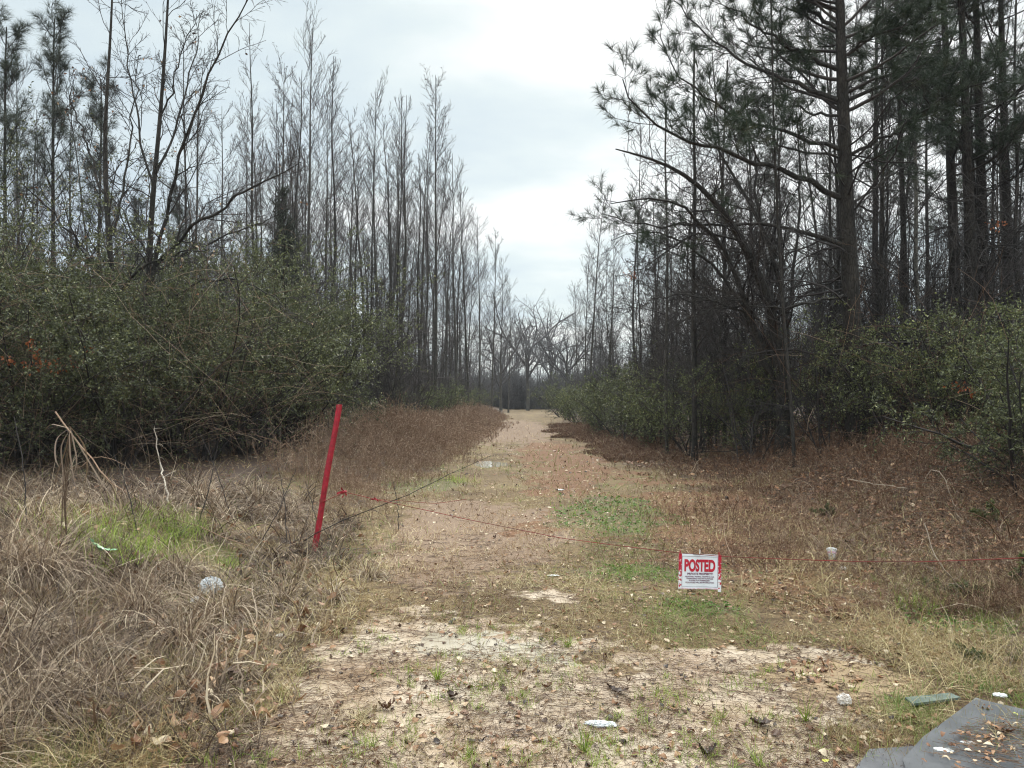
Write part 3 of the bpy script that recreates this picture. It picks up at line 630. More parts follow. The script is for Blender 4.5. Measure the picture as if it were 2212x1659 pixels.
# ------------------------------------------------------------------ big pine on the right
def big_pine():
    Y = 16.; b = base_of(1850, Y); o = np.array(b)
    e = empty('pine_tree', b); tag(e, 'big dark pine with long bare limbs reaching left toward the sky gap', 'pine')
    tp = resample([o] + PL(Y, [(1848, 900), (1843, 740), (1836, 600), (1828, 420), (1822, 250), (1815, 60), (1812, -160), (1806, -500)]), 30) - o
    rr = np.linspace(.22, .02, 30); rr[0] *= 1.25
    tr = MB(); tubes(tr, tp, rr, 16); tr.build('trunk', M['pine_bark'], e)
    L = [([(1815, 427), (1745, 392), (1690, 372), (1620, 342), (1540, 318), (1480, 306), (1430, 290), (1385, 240), (1345, 170)], -2.0, .10, .5),
         ([(1812, 322), (1700, 288), (1620, 262), (1560, 230), (1505, 200), (1462, 165), (1432, 120), (1425, 75)], -1.0, .07, .45),
         ([(1810, 216), (1745, 190), (1680, 168), (1600, 135), (1535, 85), (1490, 40), (1455, 0)], 1.5, .08, .35),
         ([(1818, 528), (1760, 500), (1690, 488), (1590, 475), (1500, 488), (1420, 486), (1340, 480), (1302, 462)], 1.5, .08, .55),
         ([(1810, 340), (1740, 322), (1660, 305), (1600, 290), (1540, 272)], -2.5, .045, .3),
         ([(1808, 150), (1740, 120), (1670, 80), (1610, 40), (1560, 10)], -1.5, .07, .15),
         ([(1806, 60), (1740, 20), (1690, -20), (1640, -80)], 1.5, .07, .1),
         ([(1812, 250), (1740, 240), (1690, 225), (1640, 235), (1590, 225)], 2.5, .05, .2),
         ([(1832, 216), (1900, 190), (1990, 172), (2080, 150), (2212, 130)], 1.5, .07, .3),
         ([(1836, 335), (1920, 290), (2000, 230), (2090, 190), (2180, 170)], -1.5, .06, .35),
         ([(1838, 440), (1900, 400), (1960, 350), (2040, 300)], 1.5, .05, .4),
         ([(1830, 120), (1880, 80), (1950, 50), (2030, 30)], -1., .06, .2),
         ([(1836, 640), (1760, 655), (1680, 665), (1600, 655), (1500, 640)], -1.5, .05, .85),
         ([(1812, 590), (1770, 560), (1720, 540), (1660, 560)], -1., .035, .9)]
    for pts, dy, r, t0 in L:
        r *= .66
        q = resample(PL(Y, pts, dy), 16) - o; q[1:-1] += R.normal(size=(14, 3)) * .035; K = 16
        rad = np.linspace(r, r * .16, K); lb = MB(); tubes(lb, q, rad, 7)
        b1, r1 = sprout(q[None], rad[None], 15, max(.12, t0 - .15), .99, 25, 60, .26, 7, .12, .06, .45, .008, taper=.45, flat=.3)
        tubes(lb, b1, r1, 3, .4)
        b2, r2 = sprout(b1, r1, 6, .2, .97, 25, 60, .42, 4, .14, .08, .6, .006, taper=.3); tubes(lb, b2, r2, 3, .4)
        limb = lb.build('branch', M['dark_bark'], e)
        if t0 < .8:
            nd = MB(); ends = np.concatenate([b1[:, -1], b2[:, -1]]); dr = np.concatenate([norm(b1[:, -1] - b1[:, -2]), norm(b2[:, -1] - b2[:, -2])])
            dr = norm(dr + np.array([0, 0, .35])); tufts(nd, ends, dr, 42, .20, .0055); nd.build('needles', M['needle'], limb)
    # upper crown, above and around the top of the view
    mid = MB()
    me = pine_crown(tp[None], rr[None], 7.0, 13.0, 44, 3.6, 40, dead=22); c = bpy.data.objects.new('crown', me); col.objects.link(c); c.parent = e
big_pine()
for (u, Y, vt, lab, wr) in [(2060, 20, -420, 'thick straight pine trunk left of the twin trunks at the right', 1.15), (2094, 19, -450, 'left trunk of the twin dark pines at the right', 1.2), (2122, 20, -430, 'right trunk of the twin dark pines at the right', 1.15),
                            (2176, 21, -380, 'dark pine trunk just right of the twin pines', 1.1), (1954, 23, -300, 'slim straight pine midway between the big pine and the twin pines', .9)]:
    p = P(u, 860, Y); g = at_ground(p[0], Y); top = P(u, vt, Y)[2]
    put(PN[0] if wr > 1 else PN[1], g, R.random() * 6.28, wr, lab, 'dark pines on the right', sz=(top - g[2]) / (19 if wr > 1 else 17))
for (X, Y, s) in [(13, 27, .95), (17, 31, .9), (10.5, 33, .85), (21, 36, .95), (15, 42, .9), (26, 40, 1.), (8.6, 45, .7)]:
    put(PN[int(R.integers(0, 2))], at_ground(X, Y), R.random() * 6.28, s, 'pine standing farther back in the right wood', 'pines far back in the right wood')

# ------------------------------------------------------------------ far wood and undergrowth (uncountable masses)
def far_wood():
    mb = MB()
    n = 1500
    ang = R.random(n); X = (ang - .5) * 260; Y = 98 + 45 * R.random(n) + np.abs(X) * .05
    keep = (np.abs(X - 1.5) > 9) | (Y > 116); X = X[keep]; Y = Y[keep]; n = len(X)
    H = 6.5 + 7 * R.random(n)
    p0 = np.stack([X, Y, height(X, Y)], 1)
    t, rt = grow(p0, norm(np.stack([R.normal(size=n) * .06, R.normal(size=n) * .06, np.ones(n)], 1)), H, np.full(n, .13), np.full(n, .03), 6, .05, .03)
    tubes(mb, t, rt, 3, R.random(n))
    b1, r1 = sprout(t, rt, 14, .12, .98, 25, 65, .34, 4, .14, .05, .4, .022, taper=.6); tubes(mb, b1, r1, 3, R.random(len(b1)))
    b2, r2 = sprout(b1, r1, 4, .1, .97, 25, 60, .5, 3, .16, .05, .6, .017, taper=.3); tubes(mb, b2, r2, 3, R.random(len(b2)))
    n = 1700; X = (R.random(n) - .5) ** 3 * 4 * 230; Y = 101 + 26 * R.random(n) + np.abs(X) * .05; X = np.where((np.abs(X - 1.5) < 5) & (Y < 108), X + 12, X)
    p = np.stack([X, Y, height(X, Y)], 1); st = 9; pp = np.repeat(p, st, 0) + R.normal(size=(n * st, 3)) * np.array([.5, .5, 0])
    t, rt = grow(pp, norm(rdir(n * st) * .55 + np.array([0, 0, 1.])), 1.8 + 3.8 * R.random(n * st), np.full(n * st, .03), np.full(n * st, .015), 4, .15, 0)
    tubes(mb, t, rt, 3, R.random(n * st))
    b1, r1 = sprout(t, rt, 6, .1, .98, 30, 75, .4, 3, .2, 0, .6, .018, taper=.4); tubes(mb, b1, r1, 3, R.random(len(b1)))
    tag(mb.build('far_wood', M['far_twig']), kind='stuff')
far_wood()
def undergrowth():
    mb = MB()
    for side, n in ((-1, 700), (1, 800)):
        Y = 15 + 80 * R.random(n) ** 1.3; X = side * (4.7 + R.random(n) ** 1.2 * Y * .75) + .0145 * Y
        if side < 0: X = np.where(Y < 27, np.minimum(X, -9.5), X)
        H = 1.8 + 4.2 * R.random(n)
        p0 = np.stack([X, Y, height(X, Y)], 1)
        t, rt = grow(p0, norm(np.stack([R.normal(size=n) * .2, R.normal(size=n) * .2, np.ones(n)], 1)), H, np.full(n, .02), np.full(n, .006), 7, .12, .0)
        tubes(mb, t, rt, 3, R.random(n))
        b1, r1 = sprout(t, rt, 13, .05, .98, 25, 75, .32, 4, .18, .0, .5, .007, taper=.5); tubes(mb, b1, r1, 3, R.random(len(b1)))
        b2, r2 = sprout(b1, r1, 4, .1, .97, 25, 70, .45, 3, .18, .0, .6, .006, taper=.3); tubes(mb, b2, r2, 3, R.random(len(b2)))
    tag(mb.build('bare_undergrowth', M['dark_twig']), kind='stuff')
undergrowth()

# ------------------------------------------------------------------ ground cover
def scatter(n, u0, u1, v0, v1, test):
    """random points on the ground, denser nearer the viewer's path; kept where test(x, y) allows"""
    v = v0 + (v1 - v0) * R.random(n * 2); Yd = CZ * 759 / ((v - 860) * .4629); x = ((u0 + (u1 - u0) * R.random(n * 2)) - 1106) * .4629 / 759 * Yd
    k = R.random(n * 2) < test(x, Yd); x = x[k][:n]; Yd = Yd[k][:n]
    return x, Yd
def on(x, y, dz=0.): return np.stack([x, y, height(x, y) + dz], 1)
def blades(mb, p, L, w, lean, droop, K=4, tint=None, mi=0, dirs=None, wn=.16):
    N = len(p); a = R.random(N) * 2 * PI if dirs is None else dirs
    l = np.radians(lean)
    d = np.stack([np.cos(a) * np.sin(l), np.sin(a) * np.sin(l), np.cos(l)], 1)
    pts, _ = grow(p, d, L, np.ones(N), np.ones(N), K, wn, -droop)
    pts[:, 1:, 2] = np.maximum(pts[:, 1:, 2], height(pts[:, 1:, 0], pts[:, 1:, 1]) + .004 + .02 * R.random((N, 1)))
    prof = np.array([1., .95, .7, .15])[:K] if K == 4 else np.linspace(1, .2, K)
    s = norm(np.cross(d, np.array([0, 0, 1.]) + R.normal(size=(N, 3)) * .35))
    ribbons(mb, pts, w[:, None] * prof[None], s, tint, mi)
def inland(x, y): return zones(x, y)
def leaf_mesh(mb, p, yaw, L, W, curl, cup, tilt, roll, tint, rows=9, lob=None, mi=0):
    N = len(p); s = np.linspace(0, 1, rows)
    prof = np.sin(PI * np.clip(s, .02, .98) ** .85)
    if lob is not None: prof = prof[None] * (1 + lob[:, None] * np.cos(s * 7.5 * PI / 1.0)[None] * .45)
    else: prof = np.broadcast_to(prof[None], (N, rows))
    c = np.array([-1, 0, 1.])
    X = prof[:, :, None] * c[None, None] * W[:, None, None] / 2
    Yl = np.broadcast_to((s - .5)[None, :, None] * L[:, None, None], X.shape).copy()
    Yl -= (np.abs(c)[None, None] * .12 * L[:, None, None]) * (lob is not None)
    Z = cup[:, None, None] * np.abs(X) + curl[:, None, None] * ((s - .5) ** 2)[None, :, None] * L[:, None, None] * 2
    Z += R.normal(size=Z.shape) * (L * .025)[:, None, None]
    ct, st = np.cos(tilt)[:, None, None], np.sin(tilt)[:, None, None]; Y2 = Yl * ct - Z * st; Z2 = Yl * st + Z * ct
    cr, sr = np.cos(roll)[:, None, None], np.sin(roll)[:, None, None]; X2 = X * cr + Z2 * sr; Z3 = -X * sr + Z2 * cr
    ca, sa = np.cos(yaw)[:, None, None], np.sin(yaw)[:, None, None]
    Xw = X2 * ca - Y2 * sa; Yw = X2 * sa + Y2 * ca
    Z3 = Z3 - Z3.min(axis=(1, 2), keepdims=True) + .002
    v = np.stack([Xw, Yw, Z3], -1) + p[:, None, None, :]
    base = (np.arange(N) * rows * 3)[:, None, None] + (np.arange(rows - 1) * 3)[None, :, None] + np.arange(2)[None, None]
    q = np.stack([base, base + 1, base + 4, base + 3], -1).reshape(-1, 4)
    mb.add(v.reshape(-1, 3), q, np.repeat(tint, rows * 3), mi)
# short dry turf of the track
x, y = scatter(100000, -200, 2400, 905, 1659, lambda x, y: (lambda z: np.clip(1 - z[0] * 1.05, .0, 1) * (1 - .6 * z[4]) * (.18 + .82 * (vnoise(x * 3, y * 3, 2) * .6 + vnoise(x * 9, y * 9, 4) * .4 > .44)))(zones(x, y)))
mb = MB(); N = len(x); sc_ = np.clip(y / 7, .6, 4)
z = zones(x, y); patch = vnoise(x * 1.5, y * 1.5, 0)
tn = np.clip(R.normal(.46, .25, N) + (patch - .5) * .7, 0, .82); tn = np.where(R.random(N) < .10 + .5 * (vnoise(x * .8, y * .35, 5) > .6) + .25 * z[1], 1., tn)
pinkm = z[2] > R.random(N) * .9 + .1
for sel, nm in ((~pinkm, 'short_dry_grass'), (pinkm, 'tan_dead_grass')):
    m_ = MB(); n_ = sel.sum()
    blades(m_, on(x[sel], y[sel]), (.035 + .085 * R.random(n_)) * (1 + .3 * sc_[sel]), (.0026 + .0042 * R.random(n_) ** 2) * sc_[sel], R.random(n_) * 80 + 10, .25, 3, tn[sel])
    tag(m_.build(nm, M['short_grass'] if nm[0] == 's' else M['pink_grass']), kind='stuff')
# green patches
x, y = scatter(60000, -100, 2300, 930, 1640, lambda x, y: zones(x, y)[1] ** 1.5 * (.10 + .9 * (vnoise(x * 5, y * 5, 2) * .5 + vnoise(x * 14, y * 14, 1) * .5 > .52)) + .03 * (vnoise(x * 4, y * 4, 3) > .5) * (vnoise(x * 2.3, y * 2.3, 1) > .55))
mb = MB(); N = len(x); sc_ = np.clip(y / 7, .6, 3)
blades(mb, on(x, y), (.04 + .08 * R.random(N)) * (1 + .2 * sc_), .0032 * sc_, R.random(N) * 50, .2, 3, R.random(N))
tag(mb.build('green_grass', M['green']), kind='stuff')
x, y = scatter(16000, 900, 2300, 1040, 1640, lambda x, y: ((zones(x, y)[1] > .5) * .5) * (x > .6))
mb = MB(); N = len(x)
for k in range(3):
    a = R.random(N) * 6.28; d = np.stack([np.cos(a), np.sin(a), .25 + 0 * a], 1); leaves(mb, on(x, y, .02), norm(d), .018 * np.clip(y / 6, .8, 2.2), .016 * np.clip(y / 6, .8, 2.2), R.random(N))
tag(mb.build('clover', M['clover']), kind='stuff')
# long matted straw on the left mound
def straw_zone(x, y):
    e = x - (-1.25 - .12 * (y - 4.5)) + .5 * (vnoise(x * 1.5, y * 1.5, 1) - .5)
    return ss(.25, -.5, e) * ss(3.0, 4.0, y + .5 * (x < -2.2)) * ss(11.8, 10., y) * (1 - .8 * (zones(x, y)[1] > .45))
cxy = scatter(1500, -500, 1150, 1030, 1659, lambda x, y: straw_zone(x, y) * (.35 + .65 * (vnoise(x * 1.9, y * 1.9, 3) > .38)))
N = len(cxy[0]); per = 44; mb = MB()
cx_ = np.repeat(cxy[0], per) + R.normal(size=N * per) * .05; cy_ = np.repeat(cxy[1], per) + R.normal(size=N * per) * .05
sz = np.repeat((.12 + .45 * R.random(N) ** 1.5) * .85 * ss(-1.0, -2.6, cxy[0]) + .10, per); dist = np.repeat(cxy[1], per)
ctn = np.repeat(np.clip(R.normal(.36, .20, N) + .7 * (vnoise(cxy[0] * 1.5, cxy[1] * 1.5, 2) - .5), 0, 1), per)
adir = np.repeat(R.random(N) * 6.28, per) + R.normal(size=N * per) * .9
blades(mb, on(cx_, cy_), sz * (.5 + .9 * R.random(N * per)), (.0028 + .0062 * R.random(N * per) ** 2) * np.clip(dist / 5.5, .8, 1.6), 12 + 72 * R.random(N * per), .24, 7, np.clip(ctn + R.normal(size=N * per) * .28, 0, 1), dirs=adir, wn=.07)
tag(mb.build('matted_straw', M['straw']), kind='stuff')
n = 1500; xx, yy = scatter(n, -400, 1050, 1050, 1600, lambda x, y: straw_zone(x, y)); n = len(xx); mb = MB()
blades(mb, on(xx, yy, .02), .15 + .35 * R.random(n), .007 + .008 * R.random(n), 15 + 70 * R.random(n), .10, 5, np.clip(R.normal(.75, .22, n), 0, 1), wn=.30); tag(mb.build('broken_stems', M['straw']), kind='stuff')
xx, yy = scatter(1500, -400, 1050, 1080, 1640, lambda x, y: straw_zone(x, y)); n = len(xx); mb = MB(); L = .03 + .06 * R.random(n)
leaf_mesh(mb, on(xx, yy, .04), R.random(n) * 6.28, L, L * .6, R.normal(size=n) * .6, R.normal(size=n) * .4, R.normal(size=n) * .4, R.normal(size=n) * .5, np.clip(R.normal(.5, .25, n), 0, 1), 6, R.random(n)); tag(mb.build('caught_leaves', M['litter']), kind='stuff')
TU = [(480, 1345, .60, 'largest pale straw clump, fanned out above the rust wrapper'), (395, 1400, .45, 'straw clump left of the largest one'), (610, 1300, .32, 'small grey straw clump below the red post foot'),
      (90, 1250, .62, 'long drooping straw clump at the left edge, bent over'), (20, 1240, .6, 'leftmost long pale straw clump'), (300, 1330, .5, 'dark straw clump below the glossy green leaf'), (170, 1430, .45, 'straw clump in the lower left, middle'),
      (60, 1560, .45, 'yellowish straw clump in the bottom left corner'), (220, 1500, .36, 'low straw clump above the pale curved scrap'), (390, 1250, .42, 'brown straw clump right of the green mound'), (720, 1300, .26, 'short straw clump near the sandy edge, upper'),
      (560, 1090, .55, 'rust straw heap before the dark thicket, left of the post'), (430, 1085, .5, 'brown straw heap behind the green mound'), (620, 1125, .45, 'matted straw heap just left of the post'), (250, 1100, .5, 'brown straw heap beside the bent reed'), (800, 1250, .26, 'thin grey grass clump right of the post foot'), (650, 1240, .28, 'grey grass clump at the foot of the red post'), (20, 1420, .5, 'matted straw clump at the left edge, lower')]
for u_, v_, L_, lab_ in TU:
    g_ = G(u_, v_); n_ = int(460 * (L_ / .5)); m_ = MB(); a_ = R.random(n_) * 6.28; rr_ = L_ * .22 * R.random(n_) ** .7
    p_ = np.stack([g_[0] + np.cos(a_) * rr_, g_[1] + np.sin(a_) * rr_ * .8, 0 * a_], 1); p_[:, 2] = height(p_[:, 0], p_[:, 1])
    blades(m_, p_, L_ * (.6 + .8 * R.random(n_)), (.0035 + .0065 * R.random(n_) ** 1.5) * min(1.5, max(.9, g_[1] / 6)), 6 + 55 * R.random(n_), .34, 9, np.clip(R.normal(.62, .26, n_), 0, 1), dirs=a_ + R.normal(size=n_) * .35, wn=.05)
    for i in range(len(m_.v)): m_.v[i] = m_.v[i] - g_.astype(np.float32)
    o_ = m_.build('straw_clump', M['straw']); o_.location = g_; tag(o_, lab_, 'straw clump', 'dry straw clumps left of the track')
# a loose scatter of yellower fine grass at the edges of the sand, both sides
x, y = scatter(36000, -300, 2400, 1100, 1659, lambda x, y: np.clip(np.clip(1 - zones(x, y)[0] * 1.1, 0, 1) * (ss(-.6, -1.6, x) * ss(9.5, 7, y) + ss(1.9, 2.8, x) * ss(12, 6, y)) * (vnoise(x * 2, y * 2, 4) > .3), 0, 1))
N = len(x); mb = MB()
blades(mb, on(x, y), .09 + .16 * R.random(N), (.0024 + .0036 * R.random(N) ** 2) * np.clip(y / 5.5, .7, 2), 15 + 60 * R.random(N), .3, 4, np.clip(R.normal(.55, .18, N), 0, .85))
tag(mb.build('fine_dry_grass', M['short_grass']), kind='stuff')
# brown standing weeds: left bank, right bank
def weeds(name, mat, n, fx, H, twiggy=7, seed=0):
    x, y, hh = fx(n); N = len(x); mb = MB()
    p = on(x, y); sc_ = np.clip(y / 12, .6, 3)
    t, rt = grow(p, norm(np.stack([R.normal(size=N) * .28, R.normal(size=N) * .28, np.ones(N)], 1)), hh * (.6 + .6 * R.random(N)), .0022 * sc_, .0012 * sc_, 5, .12, -.01)
    tn_ = np.clip(R.normal(.45, .22, N), 0, 1)
    tubes(mb, t, rt, 3, tn_)
    b, rb = sprout(t, rt, twiggy, .2, .98, 25, 80, .28, 3, .2, 0, .8, .0014, taper=.3)
    ribbons(mb, b, (np.repeat(sc_, twiggy) * .0045)[:, None] * np.array([[1, .8, .3]]), None, np.clip(np.repeat(tn_, twiggy) + R.normal(size=len(b)) * .2, 0, 1))
    l, _ = sprout(b, np.full(b.shape[:2], .001), 2, .3, 1, 30, 90, 0, 2, .1, 0, Labs=.03, taper=0)
    sl = np.repeat(np.repeat(sc_, twiggy), 2)
    leaves(mb, l[:, 0], norm(l[:, 1] - l[:, 0]), .022 * sl, .009 * sl, np.clip(R.normal(.5, .25, len(l)), 0, 1))
    return tag(mb.build(name, M[mat]), kind='stuff')
def left_bank(n):
    y = 8.3 + 62 * R.random(n) ** 1.9; x = .0145 * y - 1.2 + wob(y, 3) + 1.4 * (vnoise(y * 1.2, y * 0 + 4, 2) - .5) - R.random(n) ** 1.4 * np.clip(y * .16, 1.2, 3.6)
    e = x - .0145 * y - wob(y, 3); pch = vnoise(x * .9, y * .7, 5)
    k = R.random(n) < (ss(-1.0, -2.6, e + .5 * (pch - .5)) * .9 + .1 * (pch > .5)) * (.12 + .88 * ss(8.2, 12.5, y)); x, y, e, pch = x[k], y[k], e[k], pch[k]
    return x, y, (.14 + .66 * ss(-1.3, -3.4, e) * ss(7.5, 15, y)) * (.35 + 1.25 * pch)
weeds('brown_weeds', 'weed', 15000, left_bank, 1, 5)
def right_bank(n):
    y = 5.6 + 40 * R.random(n) ** 1.7; x = .0145 * y + 3.0 - 1.5 * R.random(n) ** 3 + 2.0 * (vnoise(y * 1.4, y * 0 + 2, 5) - .5) + .5 * (y < 7) + wob(y, 0) + R.random(n) ** 1.1 * (1.2 + y * .45)
    x = np.where(y > 19, np.minimum(x, 1.8 + wob(y, 0) + .0145 * y + 1.6 * (vnoise(y * 1.1, y * 0 + 2, 5) - .5) + R.random(n) * 2.0), x)
    return x, y, (.10 + .46 * ss(3.2, 6.5, x)) * (.4 + 1.2 * vnoise(x * .8, y * .8, 4))
weeds('red_brown_weeds', 'redweed', 15000, right_bank, 1, 6)
# tangled dead vines on the right bank and straw among them
x, y, _ = right_bank(26000); N = len(x); mb = MB()
blades(mb, on(x, y), .2 + .5 * R.random(N), .0040 * np.clip(y / 8, .7, 2.5), 25 + 60 * R.random(N), .24, 6, np.clip(R.normal(.42, .28, N), 0, 1))
tag(mb.build('tangled_vines', M['redweed']), kind='stuff')
x, y = scatter(30000, 1250, 2500, 930, 1480, lambda x, y: ss(2.4, 3.9, x - .0145 * y - wob(y, 0) + 1.3 * (vnoise(x * 2, y * 2, 1) - .5)))
N = len(x); mb = MB()
blades(mb, on(x, y), .12 + .34 * R.random(N), (.002 + .004 * R.random(N) ** 2) * np.clip(y / 7, 1, 2.5), 15 + 65 * R.random(N), .35, 6, np.clip(R.normal(.5, .25, N), 0, 1)); tag(mb.build('grey_straw', M['straw']), kind='stuff')

# ------------------------------------------------------------------ fallen leaves and needles
def litter(name, n, u0, u1, v0, v1, test, Lr, tm, ts, rows=6, dz=0.):
    x, y = scatter(n, u0, u1, v0, v1, test); N = len(x); mb = MB()
    L = Lr[0] + (Lr[1] - Lr[0]) * R.random(N) ** 1.5; L *= np.clip(y / 9, 1, 2.2)
    leaf_mesh(mb, on(x, y, dz), R.random(N) * 6.28, L, L * (.4 + .4 * R.random(N)), R.normal(size=N) * .5, R.normal(size=N) * .35, R.normal(size=N) * .18, R.normal(size=N) * .25, np.clip(R.normal(tm, ts, N), 0, 1), rows, R.random(N) * .9)
    tag(mb.build(name, M['litter']), kind='stuff')
litter('leaf_litter', 30000, -100, 2350, 960, 1655, lambda x, y: np.clip(.25 + zones(x, y)[3] * .7 - .20 * zones(x, y)[0], 0, 1) * (.3 + .7 * (vnoise(x * 2.2, y * 2.2, 5) > .45)), (.018, .052), .55, .32, 5)
litter('dark_wet_leaves', 900, 400, 1950, 1300, 1655, lambda x, y: zones(x, y)[0], (.014, .04), .16, .16)
litter('pale_dry_leaves', 1300, -50, 2250, 1050, 1655, lambda x, y: 1 - .9 * zones(x, y)[0], (.016, .045), .95, .08, 5)
litter('forest_leaves', 14000, 1200, 2600, 905, 1250, lambda x, y: zones(x, y)[4], (.04, .08), .38, .2, dz=.04)
x, y = scatter(15000, -100, 2300, 1150, 1659, lambda x, y: .3 + .7 * (vnoise(x * 1.8, y * 1.8, 3) > .45)); N = len(x); mb = MB()
a = np.where(R.random(N) < .45, R.normal(0.05, .6, N), R.random(N) * 6.28); d = np.stack([np.cos(a), np.sin(a), 0 * a], 1)
pts, _ = grow(on(x, y, .006), d, .07 + .10 * R.random(N), np.ones(N), np.ones(N), 4, .14, 0)
pts[:, :, 2] = height(pts[..., 0], pts[..., 1]) + .005 + .006 * R.random((N, 1))
tubes(mb, pts, np.full((N, 4), .0011) * np.clip(y / 4.5, .8, 2)[:, None], 3, R.random(N)); tag(mb.build('fallen_pine_needles', M['pineneedle']), kind='stuff')
# dark little stems and rootlets matted on the sand
x, y = scatter(2300, 350, 1950, 1290, 1659, lambda x, y: zones(x, y)[0]); N = len(x); mb = MB()
a = R.random(N) * 6.28; d = np.stack([np.cos(a), np.sin(a), .1 + .3 * R.random(N)], 1)
pts, _ = grow(on(x, y, .003), d, .03 + .07 * R.random(N), np.ones(N), np.ones(N), 4, .3, -.08)
pts[:, :, 2] = np.maximum(pts[:, :, 2], height(pts[..., 0], pts[..., 1]) + .003)
tubes(mb, pts, np.full((N, 4), .0011), 3, np.clip(R.normal(.3, .2, N), 0, 1)); tag(mb.build('sand_rootlets', M['redweed']), kind='stuff')

x, y = scatter(420, 350, 1950, 1290, 1659, lambda x, y: zones(x, y)[0] * (vnoise(x * 3, y * 3, 0) > .5)); N = len(x); per = 9; mb = MB()
xx = np.repeat(x, per) + R.normal(size=N * per) * .012; yy = np.repeat(y, per) + R.normal(size=N * per) * .012
blades(mb, on(xx, yy), .03 + .06 * R.random(N * per), np.full(N * per, .0022), R.random(N * per) * 65, .1, 4, R.random(N * per)); tag(mb.build('grass_sprouts', M['green']), kind='stuff')
x, y = scatter(6500, 350, 1950, 1290, 1659, lambda x, y: zones(x, y)[0] * (vnoise(x * 2.5, y * 2.5, 1) > .48)); N = len(x); mb = MB()
blades(mb, on(x, y), .02 + .05 * R.random(N), np.full(N, .0022), 30 + R.random(N) * 60, .2, 3, np.clip(R.normal(.5, .25, N), 0, 1)); tag(mb.build('sparse_dry_grass', M['short_grass']), kind='stuff')
# pale thin vines draped over the front of the thicket
n = 620; x = -13.5 + 9.2 * R.random(n); yb = 11.6 + np.maximum(0, (x + 7)) * .8; p = np.stack([x, yb - .3 * R.random(n), .5 + 3.4 * R.random(n) ** 1.3], 1); mb = MB()
d = norm(np.stack([R.normal(size=n), R.normal(size=n) * .25, R.normal(size=n) * .9], 1)); t, rt = grow(p, d, .6 + 1.9 * R.random(n), np.full(n, .0032), np.full(n, .0015), 8, .14, -.05); tubes(mb, t, rt, 3, R.random(n))
b, rb = sprout(t, rt, 4, .1, .95, 30, 70, .3, 4, .2, -.03, .7, .002); tubes(mb, b, rb, 3, .5); tag(mb.build('dead_vines', M['weed']), kind='stuff')
n = 260; x = 5.0 + 8 * R.random(n); yb = 11.5 + 3 * R.random(n) + np.maximum(0, 7.5 - x) * 1.5; p = np.stack([x, yb, .7 + 2.4 * R.random(n)], 1); mb = MB()
d = norm(np.stack([R.normal(size=n), R.normal(size=n) * .25, R.normal(size=n) * .9], 1)); t, rt = grow(p, d, .6 + 1.9 * R.random(n), np.full(n, .0030), np.full(n, .0015), 8, .14, -.05); tubes(mb, t, rt, 3, R.random(n))
b, rb = sprout(t, rt, 4, .1, .95, 30, 70, .3, 4, .2, -.03, .7, .002); tubes(mb, b, rb, 3, .5); tag(mb.build('dead_vines', M['redweed']), kind='stuff')

# ------------------------------------------------------------------ individual things in the foreground
red_m = None
def red_paint():
    m, nt, N, L = newmat('red_paint')
    tc = N.new('ShaderNodeTexCoord'); n1 = noise(nt, 8, 4, .6, tc.outputs['Object']); n2 = noise(nt, 55, 4, .7, tc.outputs['Object'])
    c = ramp(nt, n1, [(.35, (.30, .006, .020)), (.65, (.46, .010, .032))])
    c = mixc(nt, ramp(nt, n2, [(.62, (0, 0, 0)), (.66, (1, 1, 1))]), c, (.30, .13, .08))
    c = mixc(nt, 1., c, ramp(nt, noise(nt, 22, 5, .7, tc.outputs['Object']), [(.3, (.6, .55, .55)), (.7, (1.2, 1.2, 1.2))]), 'MULTIPLY')
    b = N.new('ShaderNodeBsdfPrincipled'); L.new(c, b.inputs['Base Color']); b.inputs['Roughness'].default_value = .55
    bp = N.new('ShaderNodeBump'); bp.inputs['Strength'].default_value = .35; bp.inputs['Distance'].default_value = .004; L.new(n2, bp.inputs['Height']); L.new(bp.outputs[0], b.inputs['Normal'])
    out = N.new('ShaderNodeOutputMaterial'); L.new(b.outputs[0], out.inputs[0]); return m
M['red'] = red_paint()
M['rope'] = plain('red_rope', (.085, .025, .015), (.30, .02, .02), .7, 2.2)
M['ribbon'] = plain('red_ribbon', (.28, .008, .02), (.42, .012, .03), .5, 12)
M['wood'] = plain('weathered_wood', (.20, .12, .08), (.32, .2, .13), .8, 30)
g = G(678, 1192); top = P(733, 874, g[1] + .08)
e = empty('red_post', g); tag(e, 'leaning red-painted round wooden post standing in dry grass', 'post')
ax = top - g; mb = MB()
f = np.concatenate([[-.12], np.linspace(0, .992, 14), [1.0]]); pts = ax[None] * f[:, None]
pts[1:-1] += np.stack([np.sin(f[1:-1] * 9) * .004, 0 * f[1:-1], 0 * f[1:-1]], 1)
rad = np.full(len(f), .0300) + np.sin(f * 14) * .0012
tubes(mb, pts, rad, 20); mb.build('shaft', M['red'], e)
mb = MB(); n = 20; an = np.arange(n) * 2 * PI / n; A = norm(np.cross(ax, [1, 0, 0])); B = norm(np.cross(ax, A)); c = ax * 1.0005
mb.add(np.concatenate([[c + norm(ax) * .001], c + rad[-1] * (np.cos(an)[:, None] * A + np.sin(an)[:, None] * B)]), [[0, 1 + i, 1 + (i + 1) % n, 1 + (i + 1) % n] for i in range(n)]); mb.build('top_face', M['wood'], e)
